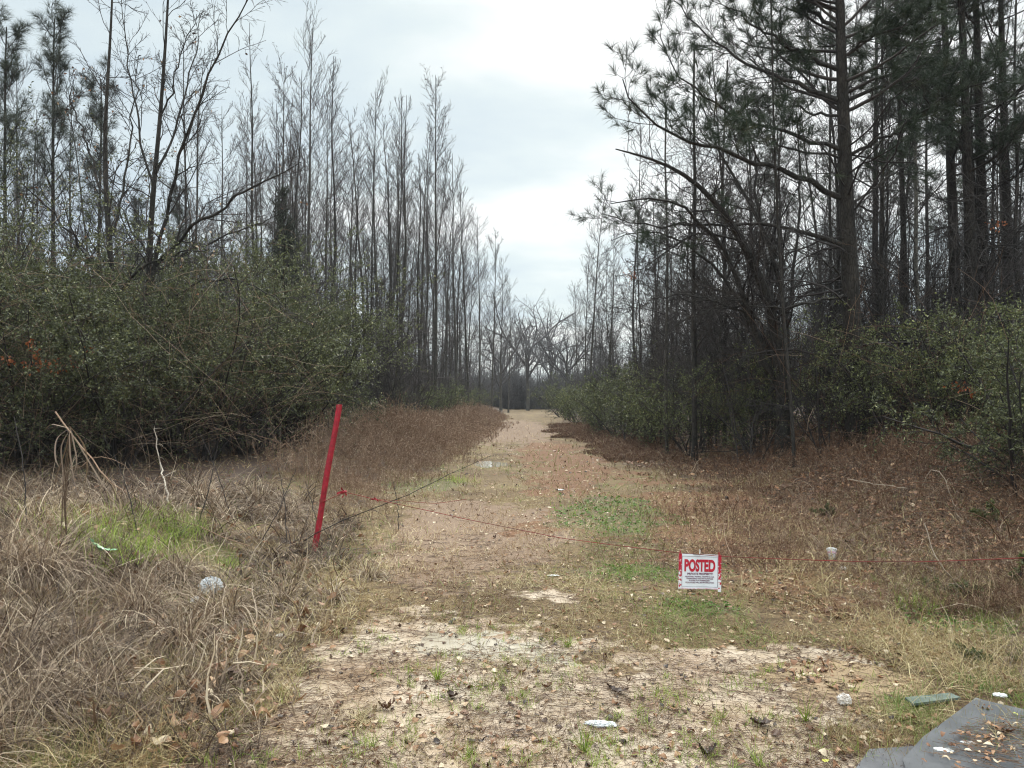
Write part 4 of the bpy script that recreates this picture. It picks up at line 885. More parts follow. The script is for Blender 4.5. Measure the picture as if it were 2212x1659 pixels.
# rope: from the post through the ribbons to the sign and out to the right
Ys = 6.0
tie = g + ax * .34
rp = [tie + np.array([.02, -.025, 0]), P(745, 1063, 7.75), P(812, 1079, 7.6), P(920, 1102, 7.3), P(1010, 1122, 7.05), P(1110, 1142, 6.8), P(1210, 1162, 6.55), P(1330, 1178, 6.28), P(1465, 1194, Ys), P(1562, 1202, 5.96), P(1700, 1208, 5.9), P(1850, 1213, 5.85), P(2010, 1213, 5.8), P(2120, 1209, 5.78), P(2260, 1203, 5.75), P(2500, 1180, 5.7)]
e = empty('red_rope', tuple(tie)); tag(e, 'thin red rope stretched low across the track from the post', 'rope')
q = resample(rp, 160) - tie; mb = MB(); tubes(mb, q, np.full(160, .0030), 6); mb.build('line', M['rope'], e)
k = np.linspace(0, 1, 60); mb = MB(); an = k * 2 * PI * 2.5
lp = (g + ax * (.335 + .018 * k)[:, None] - tie) + .0335 * (np.cos(an)[:, None] * A + np.sin(an)[:, None] * B); tubes(mb, lp, np.full(60, .0045), 6); mb.build('post_loop', M['rope'], e)
mb = MB(); q2 = resample([P(812, 1079, 7.6), P(870, 1082, 7.62), P(940, 1088, 7.6), P(1010, 1078, 7.7)], 30) - tie; tubes(mb, q2, np.full(30, .0022), 5); mb.build('loose_strand', M['rope'], e)
def bow(c, s, label):
    e = empty('ribbon_knot', tuple(c)); tag(e, label, 'ribbon')
    kn = MB(); a = np.linspace(0, 2 * PI, 14); kp = np.stack([np.cos(a) * .006, np.sin(a) * .014, np.sin(2 * a) * .006], 1) * s; tubes(kn, kp, np.full(14, .006 * s), 6); kn.build('knot', M['ribbon'], e)
    for i in range(7):
        d = norm(np.array([R.normal(), R.normal() * .4, R.normal() * .5])); side = norm(np.cross(d, rdir(1)[0]))
        pts = np.zeros((1, 7, 3)); 
        for j in range(7): pts[0, j] = d * (.055 * s * (.6 + .6 * (i % 3) / 2)) * j / 6 + np.array([0, 0, -.02 * s * (j / 6) ** 2]) + side * math.sin(j * 1.7) * .006 * s
        t = MB(); ribbons(t, pts, np.full((1, 7), .016 * s), np.array([norm(np.cross(d, side))])); t.build('tail', M['ribbon'], e)
bow(P(742, 1062, 7.72), 1.15, 'bright red ribbon knot on the rope beside the post')
bow(P(812, 1079, 7.56), .8, 'darker red ribbon knot on the rope, farther from the post')

# posted sign
def sign():
    W, H = .43, .335
    o = P(1512, 1235, Ys - .02)
    e = empty('posted_sign', tuple(o)); tag(e, 'white POSTED private property sign with worn red border hanging from the rope', 'sign')
    e.rotation_euler = (math.radians(-6), math.radians(3.4), math.radians(7)); e.scale = (.80, .80, .80)
    white = plain('sign_white', (.78, .80, .86), (.86, .86, .90), .35, 6)
    m, nt, N, L = newmat('worn_red_border'); tc = N.new('ShaderNodeTexCoord'); n1 = noise(nt, 42, 3, .6, tc.outputs['Object'])
    sep = N.new('ShaderNodeSeparateXYZ'); L.new(tc.outputs['Object'], sep.inputs[0])
    thr = mathn(nt, 'ADD', n1, mathn(nt, 'MULTIPLY', sep.outputs['Z'], .9))
    c = ramp(nt, thr, [(.44, (.82, .80, .82)), (.47, (.50, .01, .035))])
    b = N.new('ShaderNodeBsdfPrincipled'); L.new(c, b.inputs['Base Color']); b.inputs['Roughness'].default_value = .4; out = N.new('ShaderNodeOutputMaterial'); L.new(b.outputs[0], out.inputs[0])
    border = m
    def bend(x): return .012 * math.cos(x / W * 3.0) + (.014 * math.sin(x * 17))
    def sheet(name, x0, x1, z0, z1, y, mat, th=.0015, nx=24, skew=0.):
        mb = MB(); xs = np.linspace(x0, x1, nx); v = []
        for yy in (y, y + th):
            for zz in (z0, z1):
                for xx in xs: v.append((xx, yy + bend(xx), zz + skew * xx))
        q = []
        for i in range(nx - 1):
            q += [[i, i + 1, nx + i + 1, nx + i], [2 * nx + i + 1, 2 * nx + i, 3 * nx + i, 3 * nx + i + 1], [nx + i, nx + i + 1, 3 * nx + i + 1, 3 * nx + i], [i + 1, i, 2 * nx + i, 2 * nx + i + 1]]
        q += [[0, nx, 3 * nx, 2 * nx], [nx - 1, 3 * nx - 1, 4 * nx - 1, 2 * nx - 1]]
        mb.add(v, q); return mb.build(name, mat, e, False)
    sheet('panel', -W / 2, W / 2, -H / 2, H / 2, 0, white)
    sheet('side_border', -W / 2, -W / 2 + .030, -H / 2, H / 2, -.0022, border, .002, 6)
    sheet('side_border', W / 2 - .028, W / 2, -H / 2 - .02, H / 2, -.0022, border, .002, 6)
    sheet('bottom_border', -W / 2 + .031, W / 2 - .029, -H / 2, -H / 2 + .010, -.0022, plain('pale_pink', (.72, .35, .42), (.85, .8, .84), .4, 40), .002)
    dark = plain('dark_line', (.10, .06, .10), (.2, .15, .2), .5, 30)
    for (a, b_, c_, d_) in ((-W / 2 + .0325, W / 2 - .0305, H / 2 - .024, H / 2 - .0215), (-W / 2 + .0325, W / 2 - .0305, -H / 2 + .022, -H / 2 + .0236), (-W / 2 + .0325, -W / 2 + .0345, -H / 2 + .024, H / 2 - .0245), (W / 2 - .0330, W / 2 - .0305, -H / 2 + .024, H / 2 - .0245)):
        sheet('rule', a, b_, c_, d_, -.0022, dark, .002, 8)
    redt = plain('sign_red', (.50, .008, .030), (.56, .012, .04), .4, 10); blk = plain('sign_print', (.20, .03, .08), (.14, .05, .12), .5, 10)
    def text(s, name, cap, x, z, wid, mat, off, size=.1):
        cu = bpy.data.curves.new(name, 'FONT'); cu.body = s; cu.size = size; cu.align_x = 'CENTER'; cu.extrude = .0006; cu.offset = off
        t = bpy.data.objects.new(name, cu); col.objects.link(t); bpy.context.view_layer.update()
        dg = bpy.context.evaluated_depsgraph_get(); me = bpy.data.meshes.new_from_object(t.evaluated_get(dg)); bpy.data.objects.remove(t); bpy.data.curves.remove(cu)
        n = len(me.vertices); co = np.empty(n * 3, np.float32); me.vertices.foreach_get('co', co); co = co.reshape(-1, 3)
        k = wid / (co[:, 0].max() - co[:, 0].min()); mid = (co[:, 0].max() + co[:, 0].min()) / 2
        kz = cap / (co[:, 1].max() - min(0, 0)); xx = (co[:, 0] - mid) * k + x; new = np.stack([xx, -.0030 - co[:, 2] + np.array([bend(a) for a in xx]), co[:, 1] * kz + z], 1).astype(np.float32)
        me.vertices.foreach_set('co', new.ravel()); me.materials.clear(); me.materials.append(mat); me.update()
        ob = bpy.data.objects.new(name, me); col.objects.link(ob); ob.parent = e; return ob
    text('POSTED', 'lettering', .112, 0, .006, .32, redt, .0042)
    text('PRIVATE PROPERTY', 'lettering', .0185, .005, -.030, .27, blk, .0022)
    for i, (s, w) in enumerate((('HUNTING, FISHING, TRAPPING OR', .30), ('TRESPASSING FOR ANY PURPOSE', .28), ('IS STRICTLY FORBIDDEN', .22), ('VIOLATORS WILL BE PROSECUTED', .30))):
        text(s, 'lettering', .0115, .0, -.054 - .0185 * i, w, blk, .0012)
    tie_m = plain('white_tie', (.8, .75, .7), (.85, .82, .8), .4, 10)
    for xx, hh in ((-W / 2 + .012, .045), (.0, .055), (W / 2 - .022, .04)):
        mb = MB(); a = np.linspace(0, 2 * PI, 16)
        tubes(mb, np.stack([xx + 0 * a, bend(xx) + np.cos(a) * .008, H / 2 - .012 + hh / 2 + np.sin(a) * hh / 2], 1), np.full(16, .003), 6)
        mb.build('cable_tie', tie_m if xx < .1 and xx > -.1 else M['ribbon'], e)
sign()

# cup
def lathe(mb, prof, n=28, tint=.5):
    a = np.arange(n) * 2 * PI / n; v = np.concatenate([np.stack([r * np.cos(a), r * np.sin(a), np.full(n, z)], 1) for r, z in prof])
    q = [[k * n + i, k * n + (i + 1) % n, (k + 1) * n + (i + 1) % n, (k + 1) * n + i] for k in range(len(prof) - 1) for i in range(n)]
    mb.add(v, q, tint)
M['foam'] = plain('white_foam', (.80, .80, .80), (.62, .60, .60), .45, 14, lo=.45, hi=.8)
M['paper'] = plain('dirty_paper', (.45, .38, .33), (.78, .74, .70), .7, 26, bump=.4)
M['greyplastic'] = plain('grey_film', (.38, .39, .40), (.72, .73, .75), .25, 30, bump=.5)
g = G(1797, 1208)
e = empty('foam_cup', (g[0], g[1], g[2] + .045)); tag(e, 'white foam cup with a lid tipped over at the edge of the brown weeds', 'cup'); e.rotation_euler = (math.radians(-28), math.radians(12), 0)
mb = MB(); lathe(mb, [(.001, -.05), (.030, -.05), (.033, -.047), (.044, .040), (.046, .042), (.046, .046), (.042, .046), (.040, .036)]); mb.build('body', M['foam'], e)
mb = MB(); lathe(mb, [(.0475, .040), (.0495, .044), (.0495, .052), (.045, .056), (.040, .056), (.037, .050), (.001, .050)]); mb.build('lid', M['foam'], e)
mb = MB(); lathe(mb, [(.0405, .0), (.0425, .018)]); mb.build('band', plain('pink_band', (.45, .25, .32), (.6, .4, .45), .5, 20), e)
def crumple(name, cat, label, u, v, sx, sy, sz, mat, rz=0., k=5., n=16, seed=0, lift=.0, squash=.0):
    """a crumpled sheet or bag: folded ball with creases, resting on the ground"""
    g = G(u, v); rg = np.random.default_rng(seed); mb = MB(); th = np.linspace(.05, PI - .05, n); ph = np.arange(n * 2) * PI / n
    T, Q = np.meshgrid(th, ph, indexing='ij'); d = np.stack([np.sin(T) * np.cos(Q), np.sin(T) * np.sin(Q), np.cos(T)], -1)
    r = np.ones(T.shape)
    for i in range(14):
        a = norm(rg.normal(size=3)); r += .16 * np.abs(((d @ a) * k * (.6 + rg.random()) + rg.random()) % 1 - .5) - .04
    v_ = d * r[..., None] * np.array([sx, sy, sz]) * .5
    c, s = math.cos(rz), math.sin(rz); v_ = np.stack([v_[..., 0] * c - v_[..., 1] * s, v_[..., 0] * s + v_[..., 1] * c, v_[..., 2] + sz * .42 + lift], -1)
    m = n * 2; q = [[i * m + j, i * m + (j + 1) % m, (i + 1) * m + (j + 1) % m, (i + 1) * m + j] for i in range(n - 1) for j in range(m)]
    mb.add(v_.reshape(-1, 3), q); o = mb.build(name, mat, None, False); o.location = g; return tag(o, label, cat)
crumple('plastic_bag', 'bag', 'grey-white crumpled plastic bag lying in the dry straw', 455, 1290, .17, .13, .13, M['greyplastic'], .3, 6, 24, 1, lift=.03)
crumple('plastic_bag', 'bag', 'small grey scrap of film beside the crumpled bag', 425, 1308, .10, .08, .05, M['greyplastic'], .9, 5, 14, 2, lift=.02)
crumple('paper_scrap', 'litter', 'pale crushed paper below the foam cup', 1822, 1234, .075, .05, .03, M['paper'], .2, 4, 14, 3, lift=.01)
crumple('crushed_bottle', 'bottle', 'flattened whitish plastic bottle on the wet sand', 1298, 1570, .155, .055, .026, M['greyplastic'], -.15, 3, 22, 4)
crumple('paper_scrap', 'litter', 'crumpled tan tissue at the right edge of the muddy puddle', 1824, 1524, .075, .07, .06, M['paper'], .8, 4, 16, 5)
crumple('paper_scrap', 'litter', 'white curled paper scrap in the lower left grass', 100, 1548, .10, .06, .03, M['paper'], .1, 4, 14, 6, lift=.01)
crumple('paper_scrap', 'litter', 'small white crumpled paper at the edge of straw and sand', 605, 1384, .06, .04, .035, M['paper'], .6, 5, 14, 7, lift=.01)
crumple('paper_scrap', 'litter', 'white fragment on the track above the sandy patch', 1195, 1246, .11, .03, .012, M['foam'], .0, 4, 12, 8)
crumple('paper_scrap', 'litter', 'white fragment on the track level with the green patch', 1210, 1060, .14, .06, .03, M['foam'], .2, 4, 12, 9)
crumple('food_wrapper', 'litter', 'crumpled rust-orange wrapper below the large straw clump', 462, 1462, .12, .07, .07, plain('rust_wrapper', (.24, .10, .06), (.42, .24, .16), .6, 20, bump=.3), .5, 4, 16, 10, lift=.01)
crumple('paper_scrap', 'litter', 'pale curved bark-like scrap in the lower left straw', 240, 1518, .14, .05, .02, plain('tan_scrap', (.4, .28, .18), (.6, .48, .34), .7, 20), .1, 3, 14, 11, lift=.02)

# grey boards lying in the lower right corner
def board(name, label, pts, z, dzs, mat, th=.006):
    """thin rigid sheet from ground corner points (u, v), corners lifted by dzs"""
    v = []
    for (u, w), dz in zip(pts, dzs):
        d = ray(u, w); zz = z + dz; t = (zz - CZ) / d[2]; v.append([d[0] * t, d[1] * t, zz])
    v = np.array(v); c = v.mean(0); n = len(v); mb = MB()
    a = np.concatenate([[c], v, [c - [0, 0, th]], v - [0, 0, th]])
    q = [[0, 1 + i, 1 + (i + 1) % n, 1 + (i + 1) % n] for i in range(n)] + [[n + 1, n + 2 + (i + 1) % n, n + 2 + i, n + 2 + i] for i in range(n)] + [[1 + i, n + 2 + i, n + 2 + (i + 1) % n, 1 + (i + 1) % n] for i in range(n)]
    a = a - c; mb.add(a[:, :], q); o = mb.build(name, mat, None, False); o.location = c; return tag(o, label, 'board')
gm = plain('grey_board', (.075, .078, .085), (.13, .132, .142), .35, 5, .6); gl = plain('pale_board', (.24, .27, .30), (.34, .37, .40), .3, 5)
board('grey_board', 'large smooth grey board lying broken in the lower right corner', [(2320, 1800), (2000, 1790), (1950, 1640), (1993, 1592), (2055, 1547), (2108, 1508), (2150, 1518), (2212, 1532), (2330, 1545)], .035, [0, 0, 0, .01, .015, .028, .02, .012, .01], gm, .014)
board('board_flap', 'pale raised corner piece on top of the large grey board', [(2068, 1540), (2108, 1507), (2150, 1520), (2122, 1541)],   .050, [0, .012, .004, 0], gl, .004)
board('grey_board', 'smaller dark grey board slipping under the large one, bottom edge', [(1878, 1618), (1990, 1610), (2060, 1700), (1940, 1790), (1820, 1700)], .014, [0] * 5, plain('dark_board', (.07, .07, .078), (.13, .13, .14), .4, 6), .006)
board('green_board', 'weathered green plank end behind the grey boards', [(1955, 1506), (2052, 1496), (2075, 1506), (1972, 1520)], .02, [0] * 4, plain('green_plank', (.06, .09, .075), (.15, .19, .16), .6, 12), .012)
for (u, v, sx, lab, sd) in ((2040, 1650, .09, 'white shard on the boards at the bottom edge', 21), (2092, 1636, .08, 'long white shard on the big grey board', 22), (2160, 1524, .07, 'white chipped piece behind the raised board corner', 23)):
    crumple('foam_shard', 'litter', lab, u, v, sx, sx * .45, .02, M['foam'], -.3, 3, 12, sd, lift=.045)
for seed_, n_, ub, vb, su, sv, ms_, Lb in ((1, 260, 2120, 1590, 60, 36, 'pineneedle', .10), (2, 90, 2130, 1600, 60, 32, 'litter', .03)):
    m_ = MB(); uu = ub + R.normal(size=n_) * su; vv = vb + R.normal(size=n_) * sv; k_ = (vv > 1545 + np.abs(uu - 2110) * .35 * (uu < 2110) * 1.0 + (2110 - uu) * (uu < 2110) * .25); uu = uu[k_]; vv = vv[k_]; n_ = len(uu)
    pp_ = np.array([ray(a, b) for a, b in zip(uu, vv)]); pp_ = np.array([0, 0, CZ]) + pp_ * ((.062 - CZ) / pp_[:, 2])[:, None]
    if ms_ == 'litter': leaf_mesh(m_, pp_, R.random(n_) * 6.28, Lb * (.6 + R.random(n_)), Lb * .5 * (.6 + R.random(n_)), R.normal(size=n_) * .4, R.normal(size=n_) * .3, R.normal(size=n_) * .1, R.normal(size=n_) * .1, np.clip(R.normal(.6, .3, n_), 0, 1), 6, R.random(n_))
    else:
        a_ = R.normal(-.5, .5, n_); t_, _ = grow(pp_, np.stack([np.cos(a_), np.sin(a_), 0 * a_], 1), Lb * (.6 + .6 * R.random(n_)), np.ones(n_), np.ones(n_), 4, .1, 0); t_[:, :, 2] = .063 + .004 * R.random((n_, 1)); tubes(m_, t_, np.full((n_, 4), .0012), 3, R.random(n_))
    tag(m_.build('board_debris', M[ms_]), kind='stuff')
def stick(name, label, pts, r0, r1, mat, twigs=0, cat='branch', K=14):
    o = np.array(pts[0]); q = resample(pts, K) - o; q[1:-1] += R.normal(size=(K - 2, 3)) * r0 * .8
    rad = np.linspace(r0, r1, K); mb = MB(); tubes(mb, q, rad, 6)
    if twigs:
        b, rb = sprout(q[None], rad[None], twigs, .2, .97, 30, 70, .18, 5, .2, -.05, .6, .0015); tubes(mb, b, rb, 3)
    ob = mb.build(name, mat); ob.location = o; return tag(ob, label, cat)
pg = lambda u, v, h=0.: (lambda g: g + np.array([0, 0, h]))(G(u, v))
stick('white_stick', 'short white stick lying in front of the green plank', [pg(1962, 1524, .03), pg(2010, 1520, .03), pg(2062, 1521, .03)], .006, .004, M['foam'], cat='stick')
stick('fallen_branch', 'long thin bare branch leaning across behind the red post', [P(655, 1170, 7.6), P(700, 1142, 7.5), P(800, 1100, 7.5), P(900, 1060, 7.6), P(1000, 1012, 7.9), P(1060, 985, 8.1)], .0055, .002, M['dark_bark'], 10)
stick('fallen_branch', 'slender brown branch slanting through the left weeds', [P(120, 890, 9.5), P(230, 1040, 8.4), P(330, 1100, 7.8), P(450, 1150, 7.4), P(540, 1180, 7.2)], .011, .004, M['weed'], 8)
stick('fallen_branch', 'pale broken stem leaning in front of the dark thicket', [pg(365, 1090), P(350, 1010, 9.6), P(330, 930, 9.7), P(338, 905, 9.7)], .013, .005, plain('pale_stem', (.36, .30, .24), (.5, .44, .36), .7, 20), 6)
canes = [('long arching bramble cane over the right weeds', [pg(2190, 1180), P(2160, 1090, 6.6), P(2080, 1040, 6.8), P(1960, 1035, 7.2), P(1850, 1080, 7.6), P(1800, 1120, 7.8)]),
         ('second lower bramble cane arching toward the cup', [pg(2180, 1190), P(2120, 1110, 6.5), P(2020, 1090, 6.6), P(1900, 1120, 6.8), P(1820, 1160, 7.)]),
         ('pale bent stalk kinked at right angles in the right weeds', [pg(2080, 1150), P(2052, 1075, 7.6), P(2040, 1010, 7.7), P(2000, 1002, 7.8), P(1992, 1050, 7.9)]),
         ('straight pale fallen stalk lying on the brown weeds', [P(1830, 1035, 9.), P(1890, 1045, 8.8), P(1960, 1055, 8.6)]),
         ('thin cane leaning left at the edge of the right weeds', [pg(2100, 1300), P(2030, 1220, 5.8), P(2010, 1180, 5.9), P(1996, 1130, 6.)])]
pal = plain('pale_cane', (.30, .23, .17), (.42, .34, .26), .7, 20)
for i, (lab, pts) in enumerate(canes): stick('dead_cane', lab, pts, .0055, .003, M['redweed'] if i in (0, 1) else pal, 5, 'cane')
for i, (u, v, uu, vv) in enumerate([(560, 1180, 640, 1010), (300, 1160, 245, 980), (620, 1175, 600, 1000), (500, 1120, 430, 930), (860, 1150, 850, 1040), (690, 1180, 660, 1040), (60, 1150, 30, 900), (420, 1160, 470, 960)]):
    g = G(u, v); names = ['left of the red post', 'behind the green grass patch', 'close left of the post foot', 'before the middle of the thicket', 'right of the red ribbons', 'just behind the post foot', 'at the left edge', 'between the pale stem and the post']
    stick('dead_weed_stalk', f'thin dark dead weed stalk {names[i]}', [g, (g + P(uu, vv, g[1] + .2)) / 2 + [.03, 0, 0], P(uu, vv, g[1] + .3)], .006, .0025, M['dark_twig'], 14, 'stalk')
# bent dead grass stalk with curling leaves
g = G(140, 1180); e = empty('dead_reed', g); tag(e, 'tall bent dead reed with long curling pale leaves, at the left', 'dead plant')
o = g.copy(); Yr = g[1]
mb = MB()
for k in range(3):
    q = resample([g + [R.normal() * .03, R.normal() * .03, 0], P(135 + k * 3, 1080, Yr), P(140 + k * 4, 1000, Yr), P(152 + k * 2, 935, Yr)], 14) - o; tubes(mb, q, np.linspace(.0055, .003, 14), 5, .3)
mb.build('stem', M['straw'], e)
lv = [[(150, 925), (120, 945), (118, 990), (128, 1010)], [(150, 920), (185, 960), (190, 1010), (180, 1060)], [(152, 925), (160, 960), (168, 1000), (150, 1050)], [(150, 930), (130, 960), (135, 1010), (140, 1060)], [(150, 925), (110, 915), (95, 930)],
      [(150, 930), (150, 970), (158, 1030), (172, 1080)], [(152, 930), (200, 1010), (230, 1060), (260, 1090)], [(150, 935), (140, 980), (120, 1030), (118, 1070)]]
for pts in lv:
    t = MB(); q = (resample(PL(Yr, pts, R.normal() * .3), 12) - o)[None]; ribbons(t, q, np.array([.011 * np.sin(np.linspace(.5, PI - .12, 12))]), np.array([norm(np.array([1, .5, .4]))]), .3 + .4 * R.random()); t.build('leaf', M['straw'], e)

# glossy green leaf plant and grass blades on the left mound
GL = plain('glossy_green', (.16, .36, .18), (.28, .48, .26), .3, 14)
def hero_leaf(name, label, u, v, L, W, yaw, mat, curl=.5, cup=.4, tilt=0., tint=.5, lob=.6, lift=.0):
    g = G(u, v); mb = MB()
    leaf_mesh(mb, np.zeros((1, 3)), np.array([yaw]), np.array([L]), np.array([W]), np.array([curl]), np.array([cup]), np.array([tilt]), np.array([.1]), np.array([tint]), 17, np.array([lob]))
    ob = mb.build(name, mat); ob.location = (g[0], g[1], g[2] + lift); return tag(ob, label, 'leaf')
hero_leaf('green_leaf', 'broad glossy green leaf folded over the straw at the left', 212, 1262, .19, .09, 1.9, GL, .5, .5, .5, .5, 0., .24)
hl = [(1085, 1490, .07, .2, .1, 'small black curled leaf on the sand left of the grass sprouts'), (835, 1535, .09, 1.3, .25, 'dark red-brown curled leaf on the left part of the sand'), (975, 1510, .10, .5, .05, 'large black curled leaf left of the sandy middle'),
      (1330, 1500, .12, 1.0, .03, 'black shrivelled leaf pile on the sand, right of the middle'), (1525, 1636, .08, 1.8, .0, 'glossy black leaf at the bottom of the muddy puddle'), (1640, 1570, .10, 1.5, .03, 'long black curled leaf at the lower puddle edge'),
      (300, 1450, .09, .7, .65, 'orange-brown lobed leaf in the straw left of the wrapper'), (425, 1525, .10, .4, .7, 'curled tan leaf below the rust wrapper'), (330, 1590, .11, 2.0, .6, 'tan leaf in the bottom left leaf cluster, largest'),
      (380, 1605, .09, .9, .75, 'pale tan leaf right of the bottom left cluster'), (250, 1590, .08, 1.2, .9, 'whitish dry leaf left of the bottom cluster'), (310, 1625, .09, 2.6, .45, 'brown leaf at the bottom edge, lower left'),
      (560, 1375, .06, .2, .7, 'small orange leaf where straw meets sand'), (650, 1370, .06, 1.9, .3, 'brown curled leaf right of the small white paper'), (1720, 1250, .06, .1, .5, 'brown leaf in the turf right of the sign'),
      (1180, 1490, .07, 2.2, .3, 'brown leaf on the sand near the middle'), (1960, 1560, .08, 1.5, .6, 'tan leaf left of the board edge'), (2120, 1560, .08, .9, .35, 'brown leaf heap on top of the grey board'),
      (2170, 1610, .09, .4, .3, 'reddish-brown lobed leaf on the right of the grey board'), (2180, 1480, .1, .4, .5, 'rust-brown leaf behind the grey board')]
for i, (u, v, L, yaw, tint, lab) in enumerate(hl):
    hero_leaf('dead_leaf', lab, u, v, L, L * (.5 + .3 * R.random()), yaw, M['litter'], R.normal() * .5 + .5, .4 + R.random() * .5, R.normal() * .15, tint, .5 + .5 * R.random(), .05 if u > 2090 and v > 1500 else .004)
yl = plain('yellow_leaf', (.45, .42, .05), (.55, .55, .12), .4, 20)
for (u, v, lab) in ((2033, 1516, 'small yellow leaf behind the board edge'), (2120, 1590, 'yellow-green leaf lying on the grey board, upper'), (2150, 1640, 'yellow-green leaf on the board, near the bottom edge'), (1785, 1650, 'yellow leaf fragment at the bottom right of the sand'), (2195, 1570, 'yellow leaf bit at the right edge of the board')):
    hero_leaf('yellow_leaf', lab, u, v, .04, .022, R.random() * 6, yl, .3, .2, 0, .5, 0., .05 if u > 2060 else .01)
def tuft(label, u, v, n, L, mat='green', w=.0035, spread=45, rad=.02):
    g = G(u, v); mb = MB(); p = np.stack([R.normal(size=n) * (rad if rad > .04 else .008), R.normal(size=n) * (rad if rad > .04 else .008), np.zeros(n)], 1) + g
    p[:, 2] = np.maximum(height(p[:, 0], p[:, 1]) - .004, g[2] - .05)
    blades(mb, p, L * (.5 + .6 * R.random(n)), np.full(n, w), R.random(n) * spread, .10, 5, R.random(n))
    for i in range(len(mb.v)): mb.v[i] = mb.v[i] - g.astype(np.float32)
    if rad >= .045: o = mb.build('grass_patch', M[mat]); o.location = g; return tag(o, kind='stuff')
    o = mb.build('grass_tuft', M[mat]); o.location = g; tag(o, label, 'grass tuft', 'green grass tufts on the sand and straw')
for a in [('grass tuft with long blades near the bottom, left of the crushed bottle', 1262, 1625, 45, .17), ('tall grass tuft on the left of the wet sand', 945, 1470, 40, .15), ('grass sprouts in the middle of the wet sand', 1040, 1490, 60, .11, 'green', .0032, 40, .07),
          ('grass sprouts right of the middle sprouts', 1090, 1480, 40, .10, 'green', .003, 40, .05), ('small grass tuft beside the black leaf', 1130, 1510, 20, .09), ('upright grass tuft at the right of the muddy puddle', 1742, 1560, 22, .2, 'green', .004, 25),
          ('grass tuft on the lower puddle edge, leaning', 1640, 1655, 26, .18), ('tuft above the sand in the track middle', 1225, 1400, 30, .12), ('wide short grass tuft right of the black leaf pile', 1410, 1510, 40, .09, 'green', .003, 60, .06),
          ('broad upright green blades beside the glossy leaf', 240, 1260, 10, .2, 'green', .010, 18), ('green tuft behind the crumpled bag', 470, 1275, 60, .16, 'green', .004, 45, .05), ('thin grass tuft at the left of the bottom edge', 390, 1610, 12, .12),
          ('green weeds tuft behind the grey board', 2140, 1495, 60, .08, 'clover', .007, 75, .09), ('leafy tuft left of the green plank', 1945, 1520, 40, .07, 'clover', .007, 75, .05), ('grass tuft at the far left edge of the straw', 20, 1120, 60, .22, 'green', .006, 55, .06),
          ('bright green grass clump crowning the left mound', 355, 1150, 520, .30, 'green', .006, 50, .22), ('green grass spread below the left mound crown', 240, 1190, 520, .30, 'green', .006, 55, .26), ('small green tuft right of the left mound', 500, 1225, 60, .12, 'green', .004, 50, .07),
          ('green tuft left of the right plant under the rope', 1980, 1320, 90, .16, 'green', .004, 45, .08), ('green weed clump on the track beside the brown bank', 985, 1040, 120, .22, 'green', .007, 60, .2)]:
    tuft(*a)

# a few dead leaves still hanging on twigs, orange, right wood; kept as separate small sprays
for (u, v, Yd, n, s, lab) in ((1375, 600, 24, 60, .35, 'spray of orange dead leaves hanging left of the leaning tree'), (2150, 490, 14, 26, .15, 'small orange dead leaf cluster high by the twin pines'), (2110, 850, 12, 50, .3, 'orange-brown dead leaves hanging above the nearest right bush'), (100, 800, 11.0, 150, .5, 'rust-brown dead leaf spray in the left thicket front')):
    c = P(u, v, Yd); mb = MB(); b, rb = grow(np.zeros((6, 3)), norm(np.stack([R.normal(size=6), R.normal(size=6), .4 + 0 * R.random(6)], 1)), np.full(6, s * 1.3), np.full(6, .004), np.full(6, .002), 5, .2, 0); tubes(mb, b, rb, 3, .3, 0)
    k = R.integers(0, 6, n); j = R.integers(1, 5, n); leaves(mb, b[k, j] + R.normal(size=(n, 3)) * .04, norm(rdir(n) + np.array([0, 0, -1.])), .06, .035, R.random(n), 1)
    o = mb.build('dead_leaf_spray', [M['dark_twig'], M['orange_leaf']]); o.location = c; tag(o, lab, 'leaves')

mb = MB(); box(mb, (0, 0, 14.5), (980, 980, 32)); m, nt, N, L = newmat('haze')
pv = N.new('ShaderNodeVolumePrincipled'); pv.inputs['Density'].default_value = HAZE; pv.inputs['Color'].default_value = (.93, .95, 1., 1); out = N.new('ShaderNodeOutputMaterial'); L.new(pv.outputs[0], out.inputs['Volume'])
tag(mb.build('haze', m, None, False), kind='stuff')
# ------------------------------------------------------------------ camera, sky, light
cam = bpy.data.cameras.new('camera'); co = bpy.data.objects.new('camera', cam); col.objects.link(co)
cam.lens = F; cam.sensor_width = 36; cam.clip_end = 2000; cam.clip_start = .05
co.location = (0, 0, CZ); co.rotation_euler = (PI / 2 + PITCH, 0, 0); sc.camera = co
EL, AZ = 42, 12   # sun behind thin cloud, ahead and a little to the right
sun = bpy.data.lights.new('sun', 'SUN'); so = bpy.data.objects.new('sun', sun); col.objects.link(so)
sun.energy = 1.5; sun.angle = math.radians(16); sun.color = (1, .96, .90)
sd = Vector((math.sin(math.radians(AZ)) * math.cos(math.radians(EL)), math.cos(math.radians(AZ)) * math.cos(math.radians(EL)), math.sin(math.radians(EL))))
so.rotation_euler = sd.to_track_quat('Z', 'Y').to_euler()
w = bpy.data.worlds.new('World'); sc.world = w; w.use_nodes = True; nt = w.node_tree; N = nt.nodes; L = nt.links; N.clear()
sky = N.new('ShaderNodeTexSky'); sky.sky_type = 'NISHITA'; sky.sun_disc = False; sky.sun_elevation = math.radians(EL); sky.sun_rotation = math.radians(AZ)
bg1 = N.new('ShaderNodeBackground'); L.new(sky.outputs[0], bg1.inputs[0]); bg1.inputs[1].default_value = .10
tc = N.new('ShaderNodeTexCoord'); sep = N.new('ShaderNodeSeparateXYZ'); L.new(tc.outputs['Generated'], sep.inputs[0])
zc = mathn(nt, 'MAXIMUM', mathn(nt, 'ADD', sep.outputs[2], .18), .05)
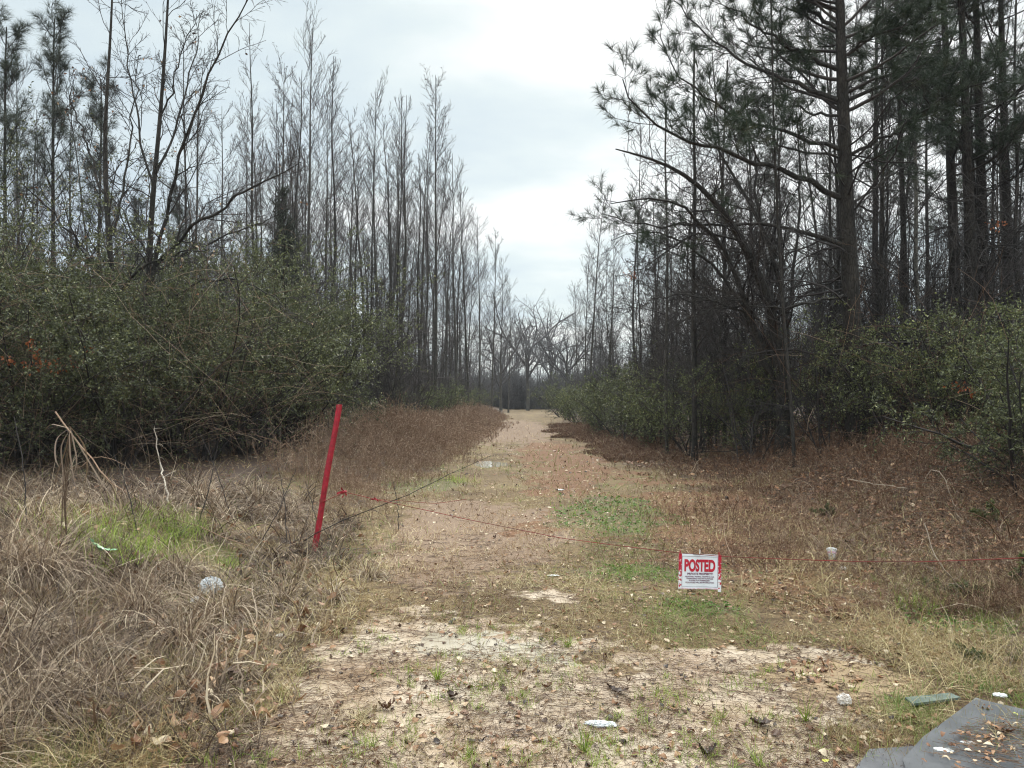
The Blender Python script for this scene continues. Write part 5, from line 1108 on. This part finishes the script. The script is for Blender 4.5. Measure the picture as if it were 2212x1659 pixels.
cmb = N.new('ShaderNodeCombineXYZ'); L.new(mathn(nt, 'DIVIDE', mathn(nt, 'MULTIPLY', sep.outputs[0], .75), zc), cmb.inputs[0]); L.new(mathn(nt, 'DIVIDE', sep.outputs[1], zc), cmb.inputs[1])
mp = N.new('ShaderNodeMapping'); L.new(cmb.outputs[0], mp.inputs[0]); mp.inputs['Location'].default_value = (3.1, 1.35, 0)
n1 = noise(nt, 1.5, 6, .52, mp.outputs[0]); n2 = noise(nt, .55, 3, .5, mp.outputs[0])
f = mathn(nt, 'ADD', mathn(nt, 'MULTIPLY', n1, .6), mathn(nt, 'MULTIPLY', n2, .4))
# brighter toward the hidden sun and the horizon
dot = N.new('ShaderNodeVectorMath'); dot.operation = 'DOT_PRODUCT'; L.new(tc.outputs['Generated'], dot.inputs[0]); dot.inputs[1].default_value = (.30, .87, .38)
glow = mathn(nt, 'MULTIPLY', mathn(nt, 'POWER', mathn(nt, 'MAXIMUM', dot.outputs['Value'], 0.), 5.), .13)
f2 = mathn(nt, 'ADD', f, glow)
cc = ramp(nt, f2, [(.42, (.43, .50, .56)), (.51, (.52, .60, .635)), (.58, (.61, .68, .68)), (.66, (.78, .80, .785))])
up = ramp(nt, sep.outputs[2], [(.46, (1., 1., 1.)), (.80, (4.4, 4.15, 3.85))])  # added gain: sky overhead, out of view, brightened and warmed to light the ground
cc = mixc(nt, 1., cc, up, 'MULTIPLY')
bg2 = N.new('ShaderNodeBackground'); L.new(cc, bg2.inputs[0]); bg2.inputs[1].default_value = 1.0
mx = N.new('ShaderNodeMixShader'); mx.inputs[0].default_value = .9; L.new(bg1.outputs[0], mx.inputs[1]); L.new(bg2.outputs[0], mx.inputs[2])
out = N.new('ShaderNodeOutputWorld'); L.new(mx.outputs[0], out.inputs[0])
sc.view_settings.view_transform = 'Standard'; sc.view_settings.look = 'None'; sc.view_settings.exposure = .45; sc.view_settings.gamma = 1
sc.cycles.use_denoising = True; sc.cycles.filter_width = 1.15; sc.cycles.volume_bounces = 0
sc.cycles.max_bounces = 5; sc.cycles.diffuse_bounces = 3; sc.cycles.glossy_bounces = 2; sc.cycles.transmission_bounces = 3; sc.cycles.transparent_max_bounces = 4
sc.cycles.use_adaptive_sampling = True; sc.cycles.adaptive_threshold = .02
sc.cycles.sample_clamp_indirect = 4
print('VERTS', sum(len(m.vertices) for m in bpy.data.meshes))
